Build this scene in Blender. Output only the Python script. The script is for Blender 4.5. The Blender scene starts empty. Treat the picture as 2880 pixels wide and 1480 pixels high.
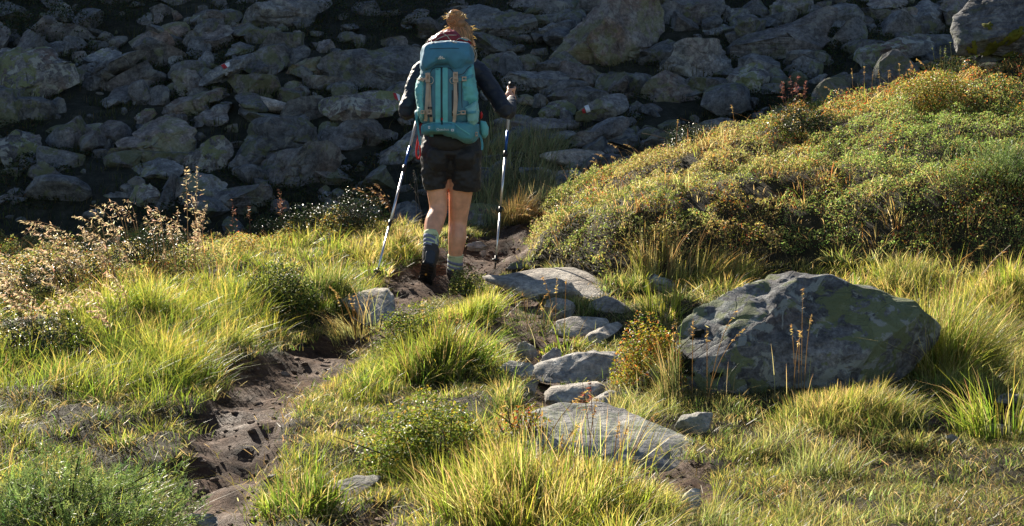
import bpy, bmesh, math, random
import numpy as np
from mathutils import Vector, Matrix
from mathutils.bvhtree import BVHTree

random.seed(7)
RNG = np.random.default_rng(11)
scene = bpy.context.scene
COL = scene.collection

# ------------------------------------------------------------------ camera
W, H, F, CZ = 2880.0, 1480.0, 4350.0, 1.6      # pixels of the photograph, focal length in pixels, eye height
cam_data = bpy.data.cameras.new("camera")
cam_data.sensor_width = 36.0
cam_data.lens = 36.0 * F / W
cam_data.clip_start = 0.05
cam_data.clip_end = 2000.0
cam = bpy.data.objects.new("camera", cam_data)
cam.location = (0, 0, CZ)
cam.rotation_euler = (math.radians(90), 0, 0)
COL.objects.link(cam)
scene.camera = cam

# ------------------------------------------------------------------ sky and sun
SUN_AZ, SUN_EL = math.radians(-30.0), math.radians(33.0)      # azimuth from +Y, towards +X positive
SUN = np.array([math.sin(SUN_AZ) * math.cos(SUN_EL), math.cos(SUN_AZ) * math.cos(SUN_EL), math.sin(SUN_EL)])
world = bpy.data.worlds.new("World")
scene.world = world
world.use_nodes = True
wn = world.node_tree
sky = wn.nodes.new("ShaderNodeTexSky")
sky.sky_type = 'NISHITA'
sky.sun_disc = False
sky.sun_elevation = SUN_EL
sky.sun_rotation = SUN_AZ
sky.altitude = 2000.0
sky.air_density = 1.0
sky.dust_density = 0.6
wn.links.new(sky.outputs[0], wn.nodes["Background"].inputs[0])
wn.nodes["Background"].inputs[1].default_value = 0.05
sun_data = bpy.data.lights.new("sun", 'SUN')
sun_data.energy = 5.0
sun_data.angle = math.radians(0.53)
sun_data.color = (1.0, 0.91, 0.77)
sun = bpy.data.objects.new("sun", sun_data)
sun.rotation_euler = Vector(SUN).to_track_quat('Z', 'Y').to_euler()
sun.location = (-10, 20, 20)
COL.objects.link(sun)
scene.view_settings.view_transform = 'Standard'
scene.view_settings.look = 'None'
scene.view_settings.gamma = 1.0
scene.view_settings.exposure = 1.3
scene.view_settings.use_curve_mapping = False
scene.cycles.max_bounces = 8
scene.cycles.transparent_max_bounces = 8

# ------------------------------------------------------------------ helpers
def P(px, py, D):
    return np.array([(px - 1440.0) / F * D, D, CZ + (740.0 - py) / F * D])

def vnoise(p, seed=0):
    """value noise, p (N,3) -> (N,) in 0..1"""
    p = np.asarray(p, dtype=np.float64)
    i = np.floor(p).astype(np.int64)
    f = p - i
    f = f * f * (3 - 2 * f)
    def hsh(a, b, c):
        h = (a * 374761393 + b * 668265263 + c * 1442695041 + seed * 974634533) & 0xFFFFFFFF
        h = ((h ^ (h >> 13)) * 1274126177) & 0xFFFFFFFF
        h = ((h ^ (h >> 15)) * 2246822519) & 0xFFFFFFFF
        return ((h ^ (h >> 16)) & 0xFFFFFF) / float(0xFFFFFF)
    out = 0
    for dx in (0, 1):
        wx = f[:, 0] if dx else 1 - f[:, 0]
        for dy in (0, 1):
            wy = f[:, 1] if dy else 1 - f[:, 1]
            for dz in (0, 1):
                wz = f[:, 2] if dz else 1 - f[:, 2]
                out = out + wx * wy * wz * hsh(i[:, 0] + dx, i[:, 1] + dy, i[:, 2] + dz)
    return out

def fbm(p, scale, octv=4, seed=0, gain=0.5):
    """fractal noise around 0 (about -1..1)"""
    p = np.asarray(p, dtype=np.float64) / scale
    a, s, tot = 1.0, 0.0, 0.0
    for o in range(octv):
        s = s + a * (vnoise(p * (2.03 ** o) + 17.3 * o, seed + o) * 2 - 1)
        tot += a
        a *= gain
    return s / tot * 1.5

def fbm2(x, y, scale, octv=4, seed=0):
    x = np.asarray(x, float); y = np.asarray(y, float)
    return fbm(np.stack([x.ravel(), y.ravel(), np.full(x.size, 0.37)], 1), scale, octv, seed).reshape(x.shape)

def inpoly(px, py, poly):
    px = np.asarray(px); py = np.asarray(py)
    c = np.zeros(px.shape, bool)
    n = len(poly)
    for k in range(n):
        x1, y1 = poly[k]; x2, y2 = poly[(k + 1) % n]
        if y1 == y2:
            continue
        t = ((y1 > py) != (y2 > py)) & (px < (x2 - x1) * (py - y1) / (y2 - y1) + x1)
        c ^= t
    return c

def smoothstep(a, b, x):
    t = np.clip((x - a) / (b - a), 0, 1)
    return t * t * (3 - 2 * t)

def mesh_np(name, verts, faces=None, loops=None, totals=None, smooth=True, col=None):
    """mesh from numpy: faces (N,3|4) or loops + totals"""
    me = bpy.data.meshes.new(name)
    verts = np.ascontiguousarray(verts, dtype=np.float32)
    if faces is not None:
        faces = np.asarray(faces, dtype=np.int32)
        totals = np.full(len(faces), faces.shape[1], dtype=np.int32)
        loops = faces.ravel()
    loops = np.ascontiguousarray(loops, dtype=np.int32)
    totals = np.ascontiguousarray(totals, dtype=np.int32)
    me.vertices.add(len(verts))
    me.vertices.foreach_set("co", verts.ravel())
    me.loops.add(len(loops))
    me.loops.foreach_set("vertex_index", loops)
    me.polygons.add(len(totals))
    starts = np.concatenate([[0], np.cumsum(totals)[:-1]]).astype(np.int32)
    me.polygons.foreach_set("loop_start", starts)
    me.polygons.foreach_set("loop_total", totals)
    me.polygons.foreach_set("use_smooth", np.full(len(totals), smooth, dtype=bool))
    if col is not None:
        at = me.attributes.new("col", 'FLOAT_COLOR', 'POINT')
        c = np.ones((len(verts), 4), np.float32)
        c[:, :3] = col
        at.data.foreach_set("color", c.ravel())
    me.update(calc_edges=True)
    me.validate()
    return me

def link(name, me, mat=None, parent=None, loc=None):
    """mesh with world-space verts -> object whose origin is loc (or its parent's)"""
    o = bpy.data.objects.new(name, me)
    COL.objects.link(o)
    if mat is not None:
        me.materials.append(mat)
    org = None
    if parent is not None:
        o.parent = parent
        org = np.array(parent['_org'])
    elif loc is not None:
        org = np.array(loc, float)
        o.location = org
    else:
        org = np.zeros(3)
    if me is not None and np.any(org):
        co = np.empty(len(me.vertices) * 3, np.float32)
        me.vertices.foreach_get("co", co)
        me.vertices.foreach_set("co", (co.reshape(-1, 3) - org.astype(np.float32)).ravel())
        me.update()
    o['_org'] = [float(v) for v in org]
    return o

def empty(name, loc):
    o = bpy.data.objects.new(name, None)
    o.empty_display_size = 0.1
    o.location = loc
    COL.objects.link(o)
    o['_org'] = [float(v) for v in loc]
    return o

def tag(o, label, cat=None, group=None, kind=None):
    o['label'] = label
    if cat: o['category'] = cat
    if group: o['group'] = group
    if kind: o['kind'] = kind
    return o

# ------------------------------------------------------------------ materials
def new_mat(name):
    m = bpy.data.materials.new(name)
    m.use_nodes = True
    nt = m.node_tree
    nt.nodes.clear()
    out = nt.nodes.new("ShaderNodeOutputMaterial")
    return m, nt, out

def nd(nt, typ, **kw):
    n = nt.nodes.new(typ)
    for k, v in kw.items():
        if k.startswith("i_"):
            n.inputs[k[2:]].default_value = v
        else:
            setattr(n, k, v)
    return n

def ramp(nt, fac, stops):
    r = nt.nodes.new("ShaderNodeValToRGB")
    el = r.color_ramp.elements
    while len(el) > 1:
        el.remove(el[-1])
    el[0].position = stops[0][0]; el[0].color = (*stops[0][1], 1)
    for p_, c_ in stops[1:]:
        e = el.new(p_); e.color = (*c_, 1)
    nt.links.new(fac, r.inputs[0])
    return r.outputs[0]

def mixc(nt, fac, a, b, blend='MIX'):
    m = nt.nodes.new("ShaderNodeMix")
    m.data_type = 'RGBA'; m.blend_type = blend
    for s, v in ((m.inputs[0], fac), (m.inputs[6], a), (m.inputs[7], b)):
        if isinstance(v, (tuple, list)):
            s.default_value = (*v, 1)
        elif isinstance(v, (int, float)):
            s.default_value = v
        else:
            nt.links.new(v, s)
    return m.outputs[2]

def plain_mat(name, col, rough=0.6, metal=0.0, bump=0.0, bscale=200.0, var=0.12, sss=0.0, spec=0.5, sheen=0.0, weave=False):
    m, nt, out = new_mat(name)
    b = nd(nt, "ShaderNodeBsdfPrincipled")
    tc = nd(nt, "ShaderNodeTexCoord")
    n = nd(nt, "ShaderNodeTexNoise"); n.inputs['Scale'].default_value = 18.0; n.inputs['Detail'].default_value = 5.0
    nt.links.new(tc.outputs['Object'], n.inputs['Vector'])
    dark = tuple(c * (1 - var * 1.6) for c in col); lite = tuple(min(1, c * (1 + var)) for c in col)
    nt.links.new(ramp(nt, n.outputs['Fac'], [(0.3, dark), (0.7, lite)]), b.inputs['Base Color'])
    b.inputs['Roughness'].default_value = rough
    b.inputs['Metallic'].default_value = metal
    b.inputs['Specular IOR Level'].default_value = spec
    if sheen:
        b.inputs['Sheen Weight'].default_value = sheen
    if sss:
        b.inputs['Subsurface Weight'].default_value = sss
        b.inputs['Subsurface Radius'].default_value = (0.03, 0.012, 0.006)
        b.inputs['Subsurface Scale'].default_value = 0.5
    if bump:
        n2 = nd(nt, "ShaderNodeTexNoise"); n2.inputs['Scale'].default_value = bscale; n2.inputs['Detail'].default_value = 3
        nt.links.new(tc.outputs['Object'], n2.inputs['Vector'])
        bp = nd(nt, "ShaderNodeBump"); bp.inputs['Strength'].default_value = bump; bp.inputs['Distance'].default_value = 0.004
        nt.links.new(n2.outputs['Fac'], bp.inputs['Height'])
        nt.links.new(bp.outputs[0], b.inputs['Normal'])
    nt.links.new(b.outputs[0], out.inputs[0])
    return m

def leaf_mat(name, trans=0.45, rough=0.35, boost=1.6, spec=0.5):
    """vertex-coloured foliage: glossy principled mixed with translucent"""
    m, nt, out = new_mat(name)
    at = nd(nt, "ShaderNodeAttribute"); at.attribute_name = "col"
    b = nd(nt, "ShaderNodeBsdfPrincipled")
    b.inputs['Roughness'].default_value = rough
    b.inputs['Specular IOR Level'].default_value = spec
    nt.links.new(at.outputs['Color'], b.inputs['Base Color'])
    t = nd(nt, "ShaderNodeBsdfTranslucent")
    mc = mixc(nt, 1.0, at.outputs['Color'], (boost, boost, boost * 0.8), 'MULTIPLY')
    nt.links.new(mc, t.inputs['Color'])
    mx = nd(nt, "ShaderNodeMixShader"); mx.inputs[0].default_value = trans
    nt.links.new(b.outputs[0], mx.inputs[1]); nt.links.new(t.outputs[0], mx.inputs[2])
    nt.links.new(mx.outputs[0], out.inputs[0])
    return m

def rock_mat(name, c_dark, c_mid, c_lite, lichen=0.5, lichen_col=(0.17, 0.20, 0.06), pale=0.3, brown=0.4, scale=1.0, strat=0.0, rough=0.85, pits=0.5, cover=0.0, vary=0.2):
    m, nt, out = new_mat(name)
    b = nd(nt, "ShaderNodeBsdfPrincipled")
    tc = nd(nt, "ShaderNodeTexCoord"); oi = nd(nt, "ShaderNodeObjectInfo")
    mul = nd(nt, "ShaderNodeMath", operation='MULTIPLY'); mul.inputs[1].default_value = 37.0
    nt.links.new(oi.outputs['Random'], mul.inputs[0])
    add = nd(nt, "ShaderNodeVectorMath", operation='ADD')
    nt.links.new(tc.outputs['Object'], add.inputs[0]); nt.links.new(mul.outputs[0], add.inputs[1])
    vec = add.outputs[0]
    def noise(sc, det=6, rg=0.6, v=None, dist=0.0):
        n = nd(nt, "ShaderNodeTexNoise")
        n.inputs['Scale'].default_value = sc * scale; n.inputs['Detail'].default_value = det
        n.inputs['Roughness'].default_value = rg; n.inputs['Distortion'].default_value = dist
        nt.links.new(v or vec, n.inputs['Vector'])
        return n.outputs['Fac']
    n1 = noise(3.0, 8, 0.65)
    base = ramp(nt, n1, [(0.3, c_dark), (0.5, c_mid), (0.72, c_lite)])
    nb = noise(1.6, 4, 0.5, dist=0.6)
    fb = ramp(nt, nb, [(0.5, (0, 0, 0)), (0.66, (brown, brown, brown))])
    base = mixc(nt, fb, base, (0.20, 0.12, 0.075))
    nm = noise(13.0, 7, 0.75)
    base = mixc(nt, 1.0, base, ramp(nt, nm, [(0.30, (0.35, 0.35, 0.36)), (0.50, (0.95, 0.95, 0.95)), (0.68, (1.45, 1.45, 1.42))]), 'MULTIPLY')
    nsx = noise(30.0, 5, 0.8)
    base = mixc(nt, 1.0, base, ramp(nt, nsx, [(0.32, (0.5, 0.5, 0.5)), (0.50, (1.0, 1.0, 1.0)), (0.66, (1.4, 1.4, 1.4))]), 'MULTIPLY')
    # pale crust lichen
    npl = noise(5.5, 6, 0.6, dist=0.8)
    fp = ramp(nt, npl, [(0.56 - cover, (0, 0, 0)), (0.60 - cover, (pale, pale, pale))])
    base = mixc(nt, fp, base, (0.40, 0.415, 0.37))
    # yellow-green map lichen, in patches
    nl = noise(9.0, 5, 0.6, dist=0.5); nl2 = noise(1.3, 3, 0.5)
    mm = nd(nt, "ShaderNodeMath", operation='MULTIPLY'); nt.links.new(nl, mm.inputs[0]); nt.links.new(nl2, mm.inputs[1])
    fl = ramp(nt, mm.outputs[0], [(0.285 - cover * .6, (0, 0, 0)), (0.31 - cover * .6, (lichen, lichen, lichen))])
    base = mixc(nt, fl, base, lichen_col)
    tone = nd(nt, "ShaderNodeMath", operation='MULTIPLY_ADD'); nt.links.new(oi.outputs['Random'], tone.inputs[0]); tone.inputs[1].default_value = vary; tone.inputs[2].default_value = 1.0 - vary * .5
    tcmb = nd(nt, "ShaderNodeCombineColor")
    for q in range(3): nt.links.new(tone.outputs[0], tcmb.inputs[q])
    base = mixc(nt, 1.0, base, tcmb.outputs[0], 'MULTIPLY')
    # black specks
    nk = noise(55.0, 4, 0.75)
    fk = ramp(nt, nk, [(0.32, (pits, pits, pits)), (0.40, (0, 0, 0))])
    base = mixc(nt, fk, base, (0.015, 0.014, 0.013))
    nt.links.new(base, b.inputs['Base Color'])
    b.inputs['Roughness'].default_value = rough
    b.inputs['Specular IOR Level'].default_value = 0.3
    # relief
    h1 = noise(7.0, 10, 0.7)
    h2 = noise(60.0, 5, 0.75)
    vor = nd(nt, "ShaderNodeTexVoronoi", feature='DISTANCE_TO_EDGE'); vor.inputs['Scale'].default_value = 2.6 * scale
    nv = nd(nt, "ShaderNodeTexNoise"); nv.inputs['Scale'].default_value = 2.0; nt.links.new(vec, nv.inputs['Vector'])
    va = nd(nt, "ShaderNodeVectorMath", operation='MULTIPLY_ADD'); nt.links.new(nv.outputs['Color'], va.inputs[0])
    va.inputs[1].default_value = (0.7, 0.7, 0.7); nt.links.new(vec, va.inputs[2])
    nt.links.new(va.outputs[0], vor.inputs['Vector'])
    crack = ramp(nt, vor.outputs['Distance'], [(0.0, (0, 0, 0)), (0.035, (1, 1, 1))])
    s1 = nd(nt, "ShaderNodeMath", operation='MULTIPLY_ADD'); nt.links.new(h2, s1.inputs[0]); s1.inputs[1].default_value = 0.35; nt.links.new(h1, s1.inputs[2])
    s2 = nd(nt, "ShaderNodeMath", operation='MULTIPLY_ADD'); nt.links.new(crack, s2.inputs[0]); s2.inputs[1].default_value = 0.16; nt.links.new(s1.outputs[0], s2.inputs[2])
    hh = s2.outputs[0]
    if strat:
        mp = nd(nt, "ShaderNodeMapping"); mp.inputs['Scale'].default_value = (3.0, 6.0, 30.0); mp.inputs['Rotation'].default_value = (0.15, 0.3, 0.1)
        nt.links.new(vec, mp.inputs['Vector'])
        ns = nd(nt, "ShaderNodeTexNoise"); ns.inputs['Scale'].default_value = 1.0; ns.inputs['Detail'].default_value = 6
        nt.links.new(mp.outputs[0], ns.inputs['Vector'])
        s3 = nd(nt, "ShaderNodeMath", operation='MULTIPLY_ADD'); nt.links.new(ns.outputs['Fac'], s3.inputs[0]); s3.inputs[1].default_value = strat; nt.links.new(hh, s3.inputs[2])
        hh = s3.outputs[0]
    bp = nd(nt, "ShaderNodeBump"); bp.inputs['Strength'].default_value = 0.9; bp.inputs['Distance'].default_value = 0.05
    nt.links.new(hh, bp.inputs['Height']); nt.links.new(bp.outputs[0], b.inputs['Normal'])
    nt.links.new(b.outputs[0], out.inputs[0])
    return m

def soil_mat(name, stops, wet=0.0, bumpd=0.02, litter=0.0, spec=0.2):
    m, nt, out = new_mat(name)
    b = nd(nt, "ShaderNodeBsdfPrincipled")
    tc = nd(nt, "ShaderNodeTexCoord")
    def noise(sc, det=6, rg=0.6):
        n = nd(nt, "ShaderNodeTexNoise"); n.inputs['Scale'].default_value = sc; n.inputs['Detail'].default_value = det; n.inputs['Roughness'].default_value = rg
        nt.links.new(tc.outputs['Object'], n.inputs['Vector'])
        return n.outputs['Fac']
    base = ramp(nt, noise(9.0, 9, 0.7), stops)
    if litter:
        fl = ramp(nt, noise(70.0, 3, 0.6), [(0.62, (0, 0, 0)), (0.68, (litter, litter, litter))])
        base = mixc(nt, fl, base, (0.30, 0.21, 0.12))
    nt.links.new(base, b.inputs['Base Color'])
    rw = ramp(nt, noise(1.7, 4), [(0.45, (0.85,) * 3), (0.62, (0.85 - wet,) * 3)])
    nt.links.new(rw, b.inputs['Roughness'])
    b.inputs['Specular IOR Level'].default_value = spec
    h1 = noise(22.0, 10, 0.75)
    bp = nd(nt, "ShaderNodeBump"); bp.inputs['Strength'].default_value = 1.0; bp.inputs['Distance'].default_value = bumpd
    nt.links.new(h1, bp.inputs['Height']); nt.links.new(bp.outputs[0], b.inputs['Normal'])
    nt.links.new(b.outputs[0], out.inputs[0])
    return m

M_SOIL = soil_mat("ground_thatch", [(0.3, (0.014, 0.011, 0.006)), (0.5, (0.032, 0.026, 0.012)), (0.7, (0.075, 0.058, 0.028))], 0.1, 0.02)
M_PATH = soil_mat("path_mud", [(0.30, (0.030, 0.016, 0.010)), (0.5, (0.110, 0.064, 0.041)), (0.70, (0.24, 0.155, 0.108))], 0.25, 0.03, litter=0.6, spec=0.12)
M_HILL = soil_mat("hillside_soil", [(0.3, (0.016, 0.018, 0.012)), (0.55, (0.045, 0.047, 0.034)), (0.75, (0.10, 0.095, 0.08))], 0.0, 0.05)
M_SCREE = rock_mat("scree_rock", (0.095, 0.105, 0.115), (0.19, 0.20, 0.21), (0.32, 0.33, 0.335), lichen=0.5, pale=0.4, brown=0.3, vary=0.5)
M_SCREE2 = rock_mat("scree_rock_reddish", (0.11, 0.10, 0.10), (0.205, 0.19, 0.185), (0.31, 0.295, 0.285), lichen=0.4, pale=0.35, brown=0.65, vary=0.4)
M_PALE = rock_mat("pale_stone", (0.32, 0.285, 0.25), (0.50, 0.45, 0.39), (0.66, 0.60, 0.52), lichen=0.05, pale=0.15, brown=0.3, strat=0.8, pits=0.35)
M_SLAB = rock_mat("grey_slab", (0.22, 0.21, 0.20), (0.40, 0.38, 0.355), (0.58, 0.55, 0.505), lichen=0.35, lichen_col=(0.16, 0.22, 0.12), pale=0.35, brown=0.25, strat=0.9)
M_LICH = rock_mat("lichen_boulder", (0.07, 0.07, 0.072), (0.20, 0.20, 0.205), (0.42, 0.415, 0.40), lichen=0.8, lichen_col=(0.21, 0.24, 0.10), pale=0.9, brown=0.6, scale=1.6, strat=0.35, cover=0.035)
M_DARKROCK = rock_mat("dark_schist", (0.07, 0.07, 0.075), (0.15, 0.15, 0.155), (0.27, 0.265, 0.26), lichen=0.25, pale=0.3, brown=0.2, strat=1.3)
M_GRASS = leaf_mat("grass_blades", 0.58, 0.42, 1.8, 0.4)
M_LEAF = leaf_mat("shrub_leaves", 0.48, 0.42, 1.75, 0.3)
M_GLOSS = leaf_mat("leathery_leaves", 0.15, 0.40, 1.3, 0.4)
M_SEED = leaf_mat("seed_heads", 0.5, 0.5, 1.25, 0.4)
M_TWIG = plain_mat("twig_bark", (0.07, 0.045, 0.03), 0.8, bump=0.3)
M_GRIT = soil_mat("path_grit", [(0.3, (0.06, 0.038, 0.026)), (0.5, (0.15, 0.098, 0.068)), (0.7, (0.30, 0.22, 0.17))], 0.0, 0.01)
M_WHITE = plain_mat("white_marking_paint", (0.72, 0.74, 0.76), 0.7, bump=0.4, bscale=60)
M_RED = plain_mat("red_marking_paint", (0.42, 0.03, 0.035), 0.7, bump=0.4, bscale=60)
M_MOSS = soil_mat("moss_cushion", [(0.3, (0.06, 0.065, 0.008)), (0.55, (0.16, 0.16, 0.02)), (0.75, (0.26, 0.24, 0.04))], 0.0, 0.03)
M_MOSSDARK = soil_mat("dark_moss", [(0.3, (0.006, 0.007, 0.003)), (0.6, (0.02, 0.022, 0.008))], 0.0, 0.03)

# ------------------------------------------------------------------ terrain
CTRL = [  # (px, py, distance) of bare ground seen in the photograph
 # path on the left, sunk between banks
 (560,1490,5.0),(660,1310,5.7),(740,1130,6.6),(800,1040,7.2),(930,995,7.75),(1010,975,8.0),
 (1090,880,8.75),(1180,815,9.55),(1300,765,10.15),(1400,695,10.95),(1470,650,11.5),(1480,620,12.0),
 # left bank
 (300,1500,4.8),(60,1480,4.7),(100,1330,5.3),(330,1290,5.6),(100,1130,6.2),(350,1090,6.5),(480,1040,6.9),(100,960,7.3),(400,890,7.9),
 (650,910,8.1),(800,930,8.3),(100,885,8.35),(400,805,9.05),(700,760,9.5),(950,790,9.6),(100,825,9.2),(400,750,10.05),(800,700,10.5),(1000,660,10.8),(1150,640,11.1),
 (-300,870,8.8),(-300,1100,6.4),
 # strip between path and stones
 (850,1190,6.1),(950,1300,5.6),(760,1480,5.0),(1100,1020,7.5),(1250,970,7.9),(1100,1220,6.2),(1300,1220,6.05),(1330,1470,4.9),(1600,1460,4.85),(1500,1330,5.35),(1000,1470,4.95),(1030,1330,5.5),
 (1150,930,8.3),(1300,850,8.9),(1450,890,8.6),(1550,970,7.9),(1600,1070,7.15),(1650,1190,6.35),(1980,1390,5.3),(1950,1180,6.4),(1800,1290,5.8),
 # right
 (2200,1220,6.1),(2600,1270,5.9),(2800,1470,4.95),(2300,1120,6.75),(2800,1160,6.5),(2650,1030,7.5),(2850,930,8.2),(2000,1080,7.1),(2000,870,8.6),(1800,850,8.9),(2400,820,9.1),(2880,830,8.9),
 (3200,1300,5.7),(3200,900,8.2),
 # foot and brow of the shrub bank
 (1560,755,9.95),(1630,780,9.6),(1700,800,9.4),(1500,700,10.7),(1800,805,9.35),(1950,785,9.45),(2075,760,9.55),(2200,735,9.68),(2350,750,9.55),(2500,770,9.42),(2600,775,9.35),(2700,785,9.28),(2800,790,9.25),
 (1545,655,10.2),(1700,660,9.72),(1900,660,9.78),(2050,645,9.88),(2200,625,9.98),(2350,625,9.9),(2500,625,9.78),(2650,625,9.7),(2800,625,9.62),
 (1800,540,10.75),(2200,470,10.8),(2600,420,10.75),(2880,370,10.7),
 (1580,570,11.25),(1800,460,11.65),(2100,365,12.0),(2400,285,12.3),(2700,205,12.6),(2880,150,12.7),(3300,60,12.8),(3200,450,10.5),
]
_cp = np.array([P(*c) for c in CTRL])
Y0, Z0 = 12.5, 1.86
RIDGE_Y = 28.0
def ridge_z(x):
    return 14.5 + 0.0 * x  # unseen ridge out of frame, its height shaped to shade the scree
def base_z(x, y):
    x = np.asarray(x, float); y = np.asarray(y, float)
    near = 0.0225 + 0.147 * y
    RIDGE_Z = ridge_z(x)
    zs = Z0 + 0.577 * (y - Y0)
    ys2 = 17.5
    z2 = Z0 + 0.577 * (ys2 - Y0)
    up = z2 + (y - ys2) * (RIDGE_Z - z2) / (RIDGE_Y - ys2)
    down = RIDGE_Z - (y - RIDGE_Y) * 0.35
    z = np.where(y < Y0, near, np.where(y < ys2, zs, np.where(y < RIDGE_Y, up, down)))
    return z
# two hidden dips behind the brow, given directly
_extra = np.array([[-3.0, 11.9, 0], [-1.6, 12.0, 0], [-4.2, 11.5, 0]])
_extra[:, 2] = base_z(_extra[:, 0], _extra[:, 1]) - 0.12
_cp = np.vstack([_cp, _extra])
_L = 0.6
def _kern(r):
    return (1 + r / _L) * np.exp(-r / _L)
_d = np.hypot(_cp[:, None, 0] - _cp[None, :, 0], _cp[:, None, 1] - _cp[None, :, 1])
_w = np.linalg.solve(_kern(_d) + 0.01 * np.eye(len(_cp)), _cp[:, 2] - base_z(_cp[:, 0], _cp[:, 1]))

def height0(x, y):
    x = np.asarray(x, float); y = np.asarray(y, float)
    sh = x.shape
    x = x.ravel(); y = y.ravel()
    out = base_z(x, y)
    near = np.where((y > 1) & (y < 17) & (np.abs(x) < 9))[0]
    for k in range(0, len(near), 20000):
        i = near[k:k + 20000]
        r = np.hypot(x[i, None] - _cp[None, :, 0], y[i, None] - _cp[None, :, 1])
        out[i] += _kern(r) @ _w
    return out.reshape(sh)

def pix(x, y, z):
    return 1440 + x / y * F, 740 - (z - CZ) / y * F

PATHS = [
 [(430,1500),(475,1400),(505,1300),(560,1180),(615,1090),(680,1005),(800,980),(900,950),(1000,895),(1065,850),(1050,800),(1085,755),(1190,735),(1290,685),(1400,640),(1470,590),(1530,620),(1500,690),(1440,750),(1400,780),(1350,800),(1300,845),(1200,860),(1140,905),(1070,965),(995,1020),(915,1070),(850,1120),(800,1180),(785,1250),(760,1330),(725,1400),(740,1500)],
 [(1380,870),(1400,800),(1480,830),(1560,860),(1500,905),(1450,960),(1370,950)],
 [(1400,900),(1560,860),(1610,960),(1640,1080),(1590,1140),(1450,1145),(1480,1080),(1430,980)],
 [(1650,1310),(1880,1280),(1960,1300),(1950,1345),(1700,1345)],
 [(1850,1320),(1960,1285),(2000,1320),(2010,1370),(1960,1420),(1900,1380)],
 [(2480,1165),(2650,1120),(2900,1140),(2900,1215),(2650,1215),(2490,1200)],
 [(980,1440),(1100,1420),(1120,1500),(960,1500)],
]
SHRUBZONE = [(1500,745),(1480,650),(1530,570),(1570,500),(1800,400),(2100,300),(2400,230),(2700,150),(3300,0),(3300,700),(2700,765),(2500,755),(2300,720),(2050,740),(1900,775),(1800,795),(1650,785),(1560,755)]

def path_mask(x, y, z):
    px, py = pix(x, np.maximum(y, 0.5), z)
    j = fbm2(x, y, 0.22, 3, 31) * 26 + fbm2(x, y, 0.06, 2, 33) * 10
    j2 = fbm2(x, y, 0.22, 3, 41) * 14
    m = np.zeros(np.shape(x), bool)
    for p_ in PATHS:
        m |= inpoly(px + j, py + j2, p_)
    return m & (y > 3.5) & (y < 12.4)

def height(x, y):
    x = np.asarray(x, float); y = np.asarray(y, float)
    z = height0(x, y)
    px, py = pix(x, np.maximum(y, 0.5), z)
    inview = (y > 3) & (y < 12.6)
    sz = inpoly(px, py, SHRUBZONE) & inview
    z = z + np.where(sz, fbm2(x, y, 0.55, 2, 5) * 0.05, 0)
    z = z + np.where(inview, fbm2(x, y, 0.32, 3, 9) * np.where(sz, .035, .06), 0)
    far = smoothstep(12.3, 14, y)
    z = z + far * fbm2(x, y, 1.3, 4, 21) * 0.22 + smoothstep(17, 22, y) * fbm2(x, y, 4.0, 4, 23) * 0.25
    return z

def ground_hit(px, py, lo=3.6, hi=27.0):
    Ds = np.concatenate([np.arange(lo, 13, 0.02), np.arange(13, hi, 0.05)])
    pts = np.stack([(px - 1440) / F * Ds, Ds, CZ + (740 - py) / F * Ds], 1)
    g = height(pts[:, 0], pts[:, 1])
    k = np.argmax(g >= pts[:, 2])
    if g[k] < pts[k, 2]:
        return 18.0
    return float(Ds[k])

def ground_at(x, y):
    return float(height(np.array([x]), np.array([y]))[0])

def build_terrain():
    xs = np.concatenate([-np.geomspace(4.7, 70, 40)[::-1], np.arange(-4.6, 4.61, 0.028), np.geomspace(4.7, 70, 40)])
    ys = np.concatenate([-np.geomspace(0.5, 60, 30)[::-1], np.linspace(0, 4.1, 28), np.arange(4.2, 12.7, 0.028), np.arange(12.75, 18, 0.09), np.linspace(18.2, 30, 50), np.geomspace(31, 200, 25)])
    X, Yg = np.meshgrid(xs, ys)
    Z = height(X, Yg)
    pm = path_mask(X, Yg, Z)
    soft = pm.astype(float)
    for _ in range(5):
        s = soft.copy()
        s[1:-1, 1:-1] = (soft[1:-1, 1:-1] * 2 + soft[:-2, 1:-1] + soft[2:, 1:-1] + soft[1:-1, :-2] + soft[1:-1, 2:]) / 6
        soft = s
    mud = fbm2(X, Yg, 0.16, 4, 51) * 0.012 + fbm2(X, Yg, 0.06, 2, 55) * 0.006
    pits = np.clip(fbm2(X, Yg, 0.20, 2, 61) - 0.2, 0, 1) * -0.035
    Z = Z + soft * (-0.045 + mud + pits) + (1 - soft) * fbm2(X, Yg, 0.08, 2, 63) * 0.01 * ((Yg > 3) & (Yg < 12.6))
    ny, nx = X.shape
    idx = np.arange(nx * ny).reshape(ny, nx)
    V = np.stack([X.ravel(), Yg.ravel(), Z.ravel()], 1)
    Q = np.stack([idx[:-1, :-1], idx[:-1, 1:], idx[1:, 1:], idx[1:, :-1]], -1).reshape(-1, 4)
    cm = (pm[:-1, :-1].astype(int) + pm[:-1, 1:] + pm[1:, 1:] + pm[1:, :-1]).ravel() >= 2
    yc = ((Yg[:-1, :-1] + Yg[1:, 1:]) / 2).ravel()
    sel = {'path': cm, 'hillside': (~cm) & (yc > 12.3), 'ground': (~cm) & (yc <= 12.3)}
    for nm, mat in (('ground', M_SOIL), ('path', M_PATH), ('hillside', M_HILL)):
        q = Q[sel[nm]]
        u, inv = np.unique(q, return_inverse=True)
        me = mesh_np(nm, V[u], inv.reshape(-1, 4))
        o = link(nm, me, mat)
        o['kind'] = 'structure'
build_terrain()

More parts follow.
